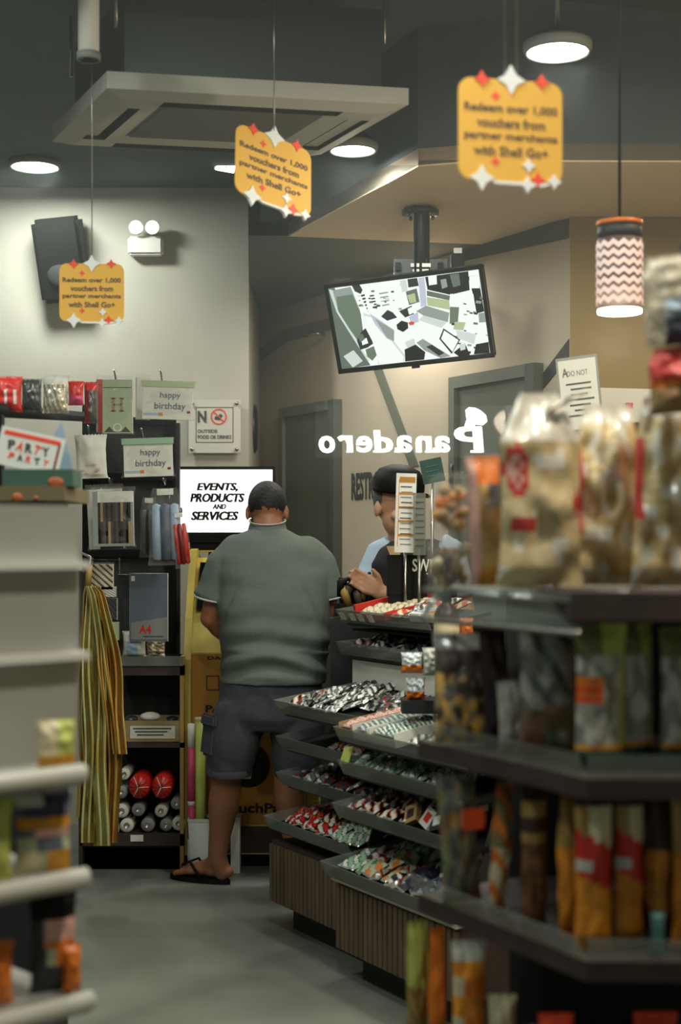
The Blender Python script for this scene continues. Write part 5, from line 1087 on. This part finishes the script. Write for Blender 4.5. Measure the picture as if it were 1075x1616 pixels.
# stepped riser that carries them
t = thing('stepped_riser', 'dark stepped riser behind the near candy rack carrying bottle and candy bags', 'riser', (X(690, 4.5), 4.5, 0))
b = MB(); b.lohi((X(690, 4.45)-.0, 4.40, .9), (X(765, 4.55), 4.56, Z(1018, 4.45)), 'teal'); b.build('step', t)
b = MB(); b.lohi((X(634, 4.62), 4.585, .86), (X(690, 4.62), 4.70, Z(1104, 4.62)), 'black_soft'); b.build('step', t)

# ================================================================ NEAR SNACK SHELVES (right)
Lp = Vector((.136, 2.62)); C0 = Vector((.363, 2.2)); R0 = Vector((1.05, 2.17))
bk = [(1.05, 2.75), (.50, 2.86)]
def inset(k, z0, z1, m, mb):       # shelf board outline pulled in by k metres
    a = (C0-Lp).normalized(); n1 = Vector((a.y, -a.x))*-1
    n1 = Vector((-a.y, a.x)); n1 = n1 if n1.x > 0 else -n1
    poly = [tuple(Lp+n1*k+a*k*.3), tuple(C0+n1*k+Vector((.0, k))), (R0.x, R0.y+k), bk[0], bk[1]]
    mb.prism(poly, z0, z1, m); return mb
t = thing('snack_shelf_unit', 'dark brown angled snack shelves with clear fences close on the right', 'shelf unit', (.6, 2.5, 0))
mb = MB(); inset(.09, 0, .12, 'black', mb); mb.build('plinth', t)
mb = MB(); mb.prism([(.56, 2.72), (1.05, 2.62), (1.05, 2.75), (.50, 2.86)], .12, 1.32, 'black_soft'); mb.build('core_panel', t)
mb = MB(); mb.prism([(.315, 2.78), (.56, 2.72), (.56, 2.735), (.32, 2.80)], .12, 1.276, 'black_soft'); mb.build('rear_panel', t)
for z0, z1, nm in ((.47, .50, 'shelf'), (.745, .775, 'shelf'), (1.015, 1.045, 'shelf'), (1.278, 1.32, 'top_shelf')):
    mb = MB(); inset(0 if nm == 'shelf' else .0, z0, z1, 'wood_dark', mb) if nm == 'shelf' else mb.prism([(C0.x-.02, C0.y+.02), (R0.x, R0.y-.04), bk[0], bk[1], (.30, 2.62)], z0, z1, 'wood_dark')
    sh = mb.build(nm, t)
    if nm == 'shelf' and z1 > .6:
        mb = MB(); a = Vector((C0.x, C0.y, z1)); l = Vector((Lp.x, Lp.y, z1)); h_ = .038; o = Vector((-.02, -.008, 0))
        for p, q in ((l, a), (a, Vector((R0.x, R0.y, z1)))):
            d_ = (q-p).normalized(); n_ = Vector((d_.y, -d_.x, 0))
            mb.add([p-n_*.0, q-n_*.0, q+n_*.022+Vector((0, 0, h_)), p+n_*.022+Vector((0, 0, h_)), p-n_*.004, q-n_*.004, q+n_*.018+Vector((0, 0, h_)), p+n_*.018+Vector((0, 0, h_))], [(0, 1, 2, 3), (7, 6, 5, 4), (3, 2, 6, 7), (0, 3, 7, 4), (1, 5, 6, 2)], 'acrylic')
        mb.build('clear_fence', sh)
mb = MB(); mb.prism([(.60, 2.60), (.63, 2.60), (.63, 2.63), (.60, 2.63)], 1.32, 1.92, 'black'); mb.build('post', t)
# curved clear bin front at the far end of the top shelf
mb = MB()
bl, bc = Vector((X(640, 2.66), 2.66, 0)), Vector((X(915, 2.22), 2.22, 0))
def dome(u, v):
    p = bl.lerp(bc, u); d_ = (bc-bl).normalized(); n_ = Vector((d_.y, -d_.x, 0)); a = v*PI/2
    e = min(1, u/.12)**.5
    return p-n_*.09+n_*(.09*math.sin(a))*e+Vector((0, 0, 1.318-.06*e*(1-math.cos(a))))
mb.grid(24, 10, dome, 'acrylic_grey'); dm = mb.build('curved_clear_front', t)
mb = MB(); mb.tube([dome(u/20, .0) for u in range(21)], .004, 'steel', 8); mb.tube([dome(u/20, 1.0) for u in range(21)], .005, 'steel', 8); mb.build('rim', dm)
mb = MB(); mb.prism([(bl.x+.03, bl.y), (C0.x-.02, C0.y+.02), (.30, 2.62), (.20, 2.70)], 1.305, 1.315, 'acrylic_grey'); mb.build('clear_floor', dm)

def sbag(name, lab, x0, x1, y0, y1, d, design, thick=.035, yaw=0, roll=0, seed=0, gather=0, cat='snack bag', wr=.22, base=None, film=None, extra=None, group=None, pitch=0):
    w1 = (x1-x0)*d/F; zb = base if base is not None else Z(y1, d); h1 = Z(y0, d)-zb
    c = Vector((X((x0+x1)/2, d), d, zb+.001)); Ml = upright((0, 0, 0), yaw, roll, pitch); t = thing(name, lab, cat, c, group)
    place('pouch', bag_mesh('pouch', w1, h1, thick, design, seed, gather=gather, wr=wr), Ml, parent=t)
    if film: place('clear_film', bag_mesh('clear_film', w1*1.06, h1*1.03, thick*1.5, lambda u, v: film, seed+3, wr=.5, gather=gather), Ml, parent=t)
    if extra: m3 = MB(); extra(m3, w1, h1, thick*.8); place('label', m3.mesh('label'), Ml, parent=t)
    return t
# --- top shelf: bread bags
def bread(u, v):
    e = ((u-.17)/.15)**2+((v-.60)/.135)**2
    if .45 < e < 1: return 'bread_red'
    if e < .45: return 'bread_pale' if (u*9+v*14) % 1 > .35 else 'bread_red'
    if .12 < u < .42 and .28 < v < .37: return 'bread_red' if v < .355 else 'sign_red'
    if v > .74: return 'bag_white'
    if abs(((u-.93)/.07)**2+((v-.43)/.06)**2) < 1: return 'bread_red'
    return 'crisps_pale' if noise.noise(Vector((u*5, v*7, 2))) > -.35 else 'bag_white'
mat('bread_red', '#c4443c', .4); mat('bread_pale', '#d9a898', .4); mat('bag_white', '#e0d9c8', .25, spec=.8, coat=.4)
mat('crisps_pale', '#d2bf94', .4, noise_amt=.2, scale=24, bump=.5, col2='#b39d70')
zt = 1.321
sbag('snack_bag', 'big white and tan bag with round red emblem, foremost on the top shelf', 782, 922, 622, 925, 2.42, bread, .07, .1, .0, 61, wr=.3, base=zt, gather=.95)
b = MB(); b.grid(8, 8, lambda u, v: P(862+66*u, 640-26*u+(16-10*u)*v+3*math.sin(v*6), 2.40+.01*math.sin(u*9+v*5)), 'bag_white'); o_ = b.build('twisted_tip'); o_.parent = bpy.data.objects['snack_bag']; o_.location = Vector(o_['_o'])-Vector(bpy.data.objects['snack_bag']['_o'])
def pas(k):
    def f(u, v):
        if v > .88: return 'bag_white'
        if k == 1 and u < .12 and .3 < v < .75: return 'bread_red'
        if k == 2 and u < .1 and .35 < v < .8: return 'bread_red'
        return 'pasta' if noise.noise(Vector((u*6, v*9, k))) > -.2 else 'bag_white'
    return f
sbag('snack_bag', 'clear bag of tan curly crackers right of the red emblem bag', 904, 1014, 640, 925, 2.46, pas(1), .07, -.05, 0, 62, wr=.5, base=zt, gather=.6)
sbag('snack_bag', 'clear bag of tan curly crackers at the right edge of the top shelf', 996, 1115, 628, 925, 2.40, pas(2), .07, .05, 0, 63, wr=.5, base=zt, gather=.6)
sbag('snack_bag', 'pink-edged packet with orange food leaning left of the red emblem bag', 742, 800, 722, 925, 2.5, lambda u, v: 'pale_pink' if u < .2 else ('orange' if v > .78 else ('slate' if .6 < v < .78 and u > .5 else ('amber' if v < .15 else 'crisps'))), .04, .3, .05, 64, base=zt, film='film')
# clear lidded tubs
def tub(lab, x0, x1, y0, y1, d, m, seed):
    r = (x1-x0)/2*d/F; zb = Z(y1, d); h1 = Z(y0, d)-zb; c = (X((x0+x1)/2, d), d, zb); t = thing('clear_food_tub', lab, 'food tub', c)
    MB().lathe([(.001, 0), (r*.9, 0), (r*.97, h1*.1), (r, h1*.8), (r*.97, h1*.81), (r*.94, h1*.1), (.001, .004)], 'film', c, 24).build('tub', t)
    rnd = random.Random(seed); b = MB()
    for i in range(26): b.ball((c[0]+rnd.uniform(-.6, .6)*r, d+rnd.uniform(-.6, .6)*r, zb+rnd.uniform(.1, .7)*h1), rnd.uniform(.2, .32)*r, m[i % len(m)], 8)
    o = b.build('food_pieces', t); o['kind'] = 'stuff'
    MB().lathe([(r*1.03, h1*.8), (r*1.05, h1*.84), (r*.9, h1*.93), (r*.5, h1), (.001, h1)], 'film', c, 24).build('lid', t)
tub('clear tub of orange and tan food, upper tub left of the pink-edged packet', 678, 748, 746, 838, 2.56, ['amber', 'orange', 'crisps', 'tan'], 5)
tub('clear tub of orange and tan food, lower tub left of the pink-edged packet', 672, 748, 838, 925+8, 2.56, ['tan', 'crisps', 'brown', 'cream'], 6)
# hanging pieces at the upper right
hp = thing('hook_bar', 'thin dark hook bar at the right edge carrying the blue and red packs', 'hook bar', (.615, 2.6, 1.8)); MB().tube([(.615, 2.6, 1.80), (.60, 2.32, 1.80), (.575, 2.3, 1.81)], .004, 'dark_steel', 8).build('hook_wire', hp)
MB().tube([(.615, 2.6, 1.9), (.60, 2.32, 1.9), (.575, 2.3, 1.91)], .004, 'dark_steel', 8).build('hook_wire', hp)
sbag('plush_pack', 'cloudy clear pack with a navy blue patch at the upper right edge', 1020, 1120, 405, 545, 2.3, lambda u, v: 'navy' if v < .3 and u > .3 else ('sky' if v < .5 and u > .3 else 'cloudy'), .06, 0, .1, 65, cat='pack', wr=.5, film='film', gather=.5)
sbag('red_topped_pack', 'orange-tan pack with a red top below the blue pack at the right edge', 1026, 1130, 548, 652, 2.3, lambda u, v: 'bread_red' if v > .5 else ('orange' if v > .38 else 'tan'), .05, 0, .1, 66, cat='pack', gather=.6)
# --- second shelf
z2 = 1.046
def fruit(u, v):
    if v > .86: return 'bag_white' if u > .4 else 'silver'
    n_ = noise.noise(Vector((u*6, v*7, 4)))
    return ('gummy' if n_ > .12 else 'tan') if n_ > -.08 and v < .66 else 'brown'
sbag('dried_fruit_pouch', 'dark pouch of glossy golden brown dried fruit on the second shelf', 684, 780, 1000, 1160, 2.56, fruit, .05, -.1, .0, 71, base=z2, film='film', cat='pouch')
sbag('snack_pouch', 'deep plum pouch leaning right of the dried fruit pouch', 762, 816, 982, 1160, 2.52, lambda u, v: 'plum', .03, .5, .08, 72, base=z2, cat='pouch')
sbag('snack_pouch', 'white pouch edge standing between plum pouch and clear nut pouch', 786, 830, 1075, 1175, 2.50, lambda u, v: 'offwhite', .02, .3, .05, 73, base=z2, cat='pouch')
sbag('snack_pouch', 'clear pouch of nuts and greens with a strong highlight on the second shelf', 818, 912, 985, 1185, 2.42, lambda u, v: 'greens' if v < .4 and u > .4 else ('nuts' if v < .35 else ('grey_food' if (u*2+v*3) % 1 > .4 else 'silver_dark')), .05, 0, 0, 74, base=z2, film='film', cat='pouch')
def gs(k):
    def f(u, v):
        if v < .14: return 'green_dark'
        if v < .17: return 'amber'
        if v > .78: return 'lime' if u > .5 else 'olive_print'
        if u > .85: return 'lime'
        if k == 0 and .48 < v < .66 and u < .5: return 'sign_red' if (v*12) % 1 > .5 else 'orange'
        return 'grey_food' if noise.noise(Vector((u*5, v*6, k))) > -.05 else 'offwhite'
    return f
mat('grey_food', '#8f8d80', .5, noise_amt=.3, scale=30)
sbag('snack_pouch', 'green and grey pouch with dark green foot and orange mark, second shelf corner', 905, 990, 985, 1225, 2.27, gs(0), .04, .1, 0, 75, base=z2, cat='pouch')
sbag('snack_pouch', 'green and grey pouch with dark green foot, second in the row from the corner', 975, 1035, 985, 1225, 2.32, gs(1), .04, .5, 0, 76, base=z2, cat='pouch')
sbag('snack_pouch', 'green and pale pouch with dark green foot at the right edge of the second shelf', 1036, 1120, 990, 1225, 2.3, gs(2), .04, .3, 0, 77, base=z2, cat='pouch')
# --- third shelf
z3 = .776
def clr(u, v):
    if .62 < v < .70 and .25 < u < .75: return 'amber'
    if v < .25 and u > .55: return 'red_dark' if (u*9+v*12) % 1 > .6 else 'greens'
    return 'greens' if noise.noise(Vector((u*5, v*7, 9))) > -.1 else 'silver_dark'
def lbl(mb, w1, h1, z): mb.prism([(-.0, .60*h1), (.5*w1, .60*h1), (.55*w1, .66*h1), (.55*w1, .76*h1), (-.03*w1, .76*h1), (-.03*w1, .64*h1)], z+.002, z+.004, 'glow_orange')
sbag('tall_snack_pouch', 'tall clear pouch with vivid orange label leaning at the far end of the third shelf', 698, 762, 1225, 1415, 2.55, clr, .04, .2, .06, 81, base=z3, film='film', cat='pouch', extra=lbl)
sbag('tall_snack_pouch', 'narrow orange-brown pouch just behind the clear one with the vivid label', 768, 800, 1235, 1425, 2.48, lambda u, v: 'orange' if (v*4+u) % 1 > .6 else ('greens' if v > .5 else 'cream'), .03, .6, -.08, 82, base=z3, cat='pouch')
sbag('tall_snack_pouch', 'dark brown pouch with nuts standing in the middle of the third shelf', 820, 865, 1240, 1445, 2.38, lambda u, v: 'nuts' if v < .6 else ('brown' if (v*5) % 1 > .4 else 'gold'), .035, .3, 0, 83, base=z3, cat='pouch')
def org(k):
    def f(u, v):
        if v > .90: return 'brown'
        if v > .64+.1*(1-u): return 'cream' if u > .35 else 'gold'
        if v > .42+.12*(1-u)-.05: return 'red' if not (u < .4 and .5 < v < .58) else 'offwhite'
        if v < .1: return 'kiosk_orange'
        return 'crisp_orange'
    return f
mat('crisp_orange', '#dd8a20', .45, noise_amt=.3, scale=30, bump=.4)
for k, (x0, x1, d, yaw, lab) in enumerate(((880, 916, 2.33, .6, 'pale gold pouch edge just left of the first red and orange pouch'), (905, 968, 2.25, .1, 'red and orange crisp pouch, first from the corner of the third shelf'), (968, 1018, 2.28, .35, 'red and orange crisp pouch, second from the corner of the third shelf'), (1024, 1052, 2.3, .8, 'narrow orange pouch edge between the red and orange pouches'), (1056, 1130, 2.27, .2, 'orange pouch cut off by the right edge of the photo, third shelf'))):
    sbag('crisp_pouch', lab, x0, x1, 1245, 1490, d, org(k) if k in (1, 2) else (lambda u, v: 'crisp_orange' if v < .6 else ('brown' if k == 3 else 'gold')), .035, yaw, 0, 90+k, base=z3, cat='pouch')
for k, (x0, x1) in enumerate(((990, 1045),)):
    sbag('crisp_pouch', 'teal and pale foot of a pouch lying at the fence of the third shelf', 1026, 1050, 1440, 1500, 2.22, lambda u, v: 'teal', .02, 0, 0, 99, base=z3, cat='pouch')
# --- bottom shelf
z4 = .501
for k, (x0, x1, y0, d, yaw, des, lab) in enumerate((
    (640, 678, 1455, 2.62, .4, lambda u, v: 'lime' if v > .5 else ('gold' if (u*3+v*6) % 1 > .4 else 'greens'), 'yellow-green pouch furthest left on the bottom shelf'),
    (676, 704, 1465, 2.56, .5, lambda u, v: 'orange' if v > .3 else 'red_dark', 'narrow orange and red pouch on the bottom shelf'),
    (712, 768, 1485, 2.48, .1, lambda u, v: 'offwhite' if v > .86 else ('crisp_orange' if (v*3.2) % 1 > .45 else ('orange' if u > .3 else 'cream')), 'white-topped orange pouch on the bottom shelf'),
    (770, 815, 1570, 2.45, .0, lambda u, v: 'cream' if v > .6 else 'tan', 'low cream packet right of the white-topped orange pouch'),
    (850, 905, 1600, 2.3, .0, lambda u, v: 'sign_red', 'red packet just showing at the bottom of the shelf unit, left one'),
    (1000, 1070, 1598, 2.3, .0, lambda u, v: 'sign_red', 'red packet just showing at the bottom of the shelf unit, right one'))):
    sbag('bottom_pouch', lab, x0, x1, y0, 1800, d, des, .035, yaw, 0, 110+k, base=z4, cat='pouch')

# ================================================================ NEAR GONDOLA (left)
E0 = Vector((X(131, 2.2), 2.2)); G = Vector((.73, .68)).normalized(); NG = Vector((G.y, -G.x))
def GP(s_, n_): return E0-G*s_+NG*n_
def gbox(mb, s0, s1, n0, n1, z0, z1, m): mb.prism([tuple(GP(a, b)) for a, b in ((s0, n0), (s1, n0), (s1, n1), (s0, n1))], z0, z1, m); return mb
t = thing('gondola_shelf', 'grey metal gondola shelf with shiny price rails close on the left', 'shelf unit', (GP(.3, -.2).x, GP(.3, -.2).y, 0))
mb = MB(); gbox(mb, 0, .9, -.34, -.02, 0, .12, 'black'); mb.build('plinth', t)
mb = MB(); gbox(mb, .02, .9, -.36, -.33, .12, 1.43, 'grey_metal'); mb.build('back_panel', t)
mb = MB(); gbox(mb, -.07, .9, -.14, -.12, 1.05, 1.452, 'grey_metal'); mb.build('reflection_panel', t)  # grey sheet standing in for the pale glass reflection that veils this end
for z, k in ((1.056, .0), (.903, .004), (.722, .012), (.50, .02)):
    mb = MB(); gbox(mb, 0-k*.5, .9, -.34, k, z-.02, z, 'grey_metal'); sh = mb.build('shelf', t)
    mb = MB(); mb.tube([Vector((*GP(-k*.5, k), z-.002)), Vector((*GP(.9, k), z-.002))], .0145, 'rail_white', 14); mb.build('price_rail', sh)
for z, a, n_ in ((1.363, -.075, -.12), (1.222, -.075, -.12)):
    mb = MB(); gbox(mb, a, .5, n_-.02, n_+.025, z-.01, z+.002, 'shelf_white'); mb.build('narrow_shelf', t)
def gbag(name, lab, x0, x1, y0, y1, z, des, seed, n_=-.05, cat='snack bag', thick=.03):
    # find the spot on the shelf whose picture column is the middle of x0..x1
    xm = (x0+x1)/2; best = min((abs(GP(i*.002, n_).x/GP(i*.002, n_).y*F+537.5-xm), i*.002) for i in range(400))[1]; p = GP(best, n_); d = p.y
    w1 = (x1-x0)*d/F*1.15; h1 = (y1-y0)*d/F; c = Vector((p.x, p.y, z+.001)); t = thing(name, lab, cat, c)
    place('bag', bag_mesh('bag', w1, h1, thick, des, seed, wr=.2), upright((0, 0, 0), .45), parent=t)
def chip(u, v):
    if v > .86: return 'offwhite' if u < .5 else 'navy'
    if .72 < v <= .86: return 'navy' if abs(u-.5) < .4 else 'slate'
    if .58 < v <= .72: return 'amber'
    if .45 < v <= .58: return 'pale_pink' if u > .3 else 'slate'
    if .30 < v <= .45: return 'slate' if abs(u-.6) < .25 else 'sage'
    if v < .3 and u > .55: return 'amber'
    return 'cream' if u < .45 else 'sage'
gbag('chip_bag', 'blurred chip bag with navy top and amber band on the gondola', 28, 108, 1242, 1365, .904, chip, 121)
gbag('chip_bag', 'yellow and blue chip bag cut off by the left edge', -60, 14, 1245, 1375, .904, lambda u, v: 'lime' if u > .7 else ('navy' if (v*3) % 1 > .6 else 'cream'), 122)
gbag('yellow_carton', 'blurred pale yellow packet standing on the top price rail shelf', 62, 116, 1122, 1200, 1.057, lambda u, v: 'amber' if v < .3 else ('cream' if u < .5 else 'lime'), 123, n_=-.04, cat='packet')
def jar(u, v):
    if v > .75: return 'black'
    if .45 < v < .75 and .25 < u: return 'pale_pink' if v > .55 else 'orange'
    if .3 < v <= .45 and .3 < u < .8: return 'sage' if u < .5 else 'orange'
    return 'charcoal'
gbag('dark_packet', 'dark packet with pink, green and orange patch on the lowest visible gondola shelf', 50, 116, 1405, 1560, .723, jar, 124, cat='packet')
gbag('orange_packet', 'small orange packet at the right end of the lowest visible gondola shelf', 108, 134, 1480, 1556, .723, lambda u, v: 'orange', 125, n_=-.03, cat='packet')
gbag('orange_packet', 'orange packet cut off at the left edge of the lowest visible gondola shelf', -30, 18, 1475, 1575, .723, lambda u, v: 'orange', 126, n_=-.05, cat='packet')
# party shelf between gondola and back unit
DP = 3.3
t = thing('party_stand', 'brown-topped stand behind the grey gondola with green sides and white party card above', 'display stand', (X(60, 3.4), 3.4, 0))
mb = MB(); mb.lohi((X(-60, DP), DP, Z(790, DP)), (X(141, 3.62), 3.62, Z(767, DP)), 'brown_top'); tp = mb.build('top_board', t)
mb = MB(); mb.lohi((X(-60, DP), DP+.02, 0), (X(110, 3.62), 3.6, Z(790, DP)), 'black_soft'); mb.build('body', t)
for x, y, r in ((27, 788, 9), (57, 789, 4)): b = MB(); b.ball(P(x, y-3, DP), (r*DP/F, .004, r*.8*DP/F), 'dull_orange', 14); b.build('orange_dot', tp)
mb = MB(); mb.lathe([(.001, 0), (.028, 0), (.03, .004), (.024, .006)], 'green_dark', (0, 0, 0), 24, frame(P(88, 842, DP+.015), (1, 0, 0), (0, 0, 1))); mb.build('round_badge', t)
t = thing('green_box', 'long dark green box with an orange oval lying on the brown-topped stand', 'box', P(55, 767, DP+.1))
mb = MB(); mb.lohi((X(3, DP), DP+.01, Z(767, DP)), (X(114, DP), DP+.12, Z(740, DP)), 'green_box' if mat('green_box', '#3f5f4f', .6) else ''); mb.build('box', t)
b = MB(); b.ball(P(88, 761, DP+.008), (13*DP/F, .003, 8*DP/F), 'dull_orange', 14); b.build('orange_oval', t)
t = thing('party_card', 'white tilted card with red border and scattered red and black letters reading PARTY', 'card', P(50, 740, DP+.06)); M = frame(P(47, 712, DP+.06), (1, 0, -.22), (.0, .1, 1)); s = DP/F
mb = MB(); mb.box((0, 0, 0), (104*s, 62*s, .006), 'white', M); mb.box((0, 22*s, .0035), (92*s, 7*s, .001), 'sign_red', M); mb.box((45*s, -2*s, .0035), (4*s, 46*s, .001), 'red_dark', M); mb.build('sheet', t)
mb = MB()
for i, ch in enumerate('PARTY'): fit(mb, ch, M @ T((-30+14*i)*s, 4*s, .003) @ Matrix.Rotation([.2, -.15, .1, -.2, .15][i], 4, 'Z'), 11*s, 15*s, 'ink' if i % 2 == 0 else 'sign_red', .03)
for i, ch in enumerate('PARTY'): fit(mb, ch, M @ T((-26+14*i)*s, -14*s, .003) @ Matrix.Rotation([-.2, .15, -.1, .2, -.15][i], 4, 'Z'), 9*s, 11*s, 'sign_red' if i % 2 == 0 else 'ink', .03)
mb.build('lettering', t)
mb = MB(); mb.prism([(-.5*62*s, 0), (.5*62*s, 0), (.2*62*s, 80*s)], 0, .004, 'sky', frame(P(86, 742, DP+.11), (1, 0, 0), (0, 0, 1))); tag(mb.build('blue_card'), 'pale blue pointed card standing behind the PARTY card', 'card')

hz = bpy.data.materials.new('haze_air'); hz.use_nodes = True; nt = hz.node_tree; nt.nodes.clear()
v_ = nt.nodes.new('ShaderNodeVolumeScatter'); v_.inputs['Density'].default_value = .010; v_.inputs['Anisotropy'].default_value = .2; v_.inputs['Color'].default_value = (.93, 1, .96, 1)
out = nt.nodes.new('ShaderNodeOutputMaterial'); nt.links.new(v_.outputs[0], out.inputs['Volume']); MATS['haze_air'] = hz
o = MB().lohi((-3.99, .6, 1.62), (2.39, 7.28, HC-.01), 'haze_air').build('air_haze'); o['kind'] = 'stuff'; tag(o, 'thin pale haze hanging in the air of the shop', 'haze', kind='stuff')
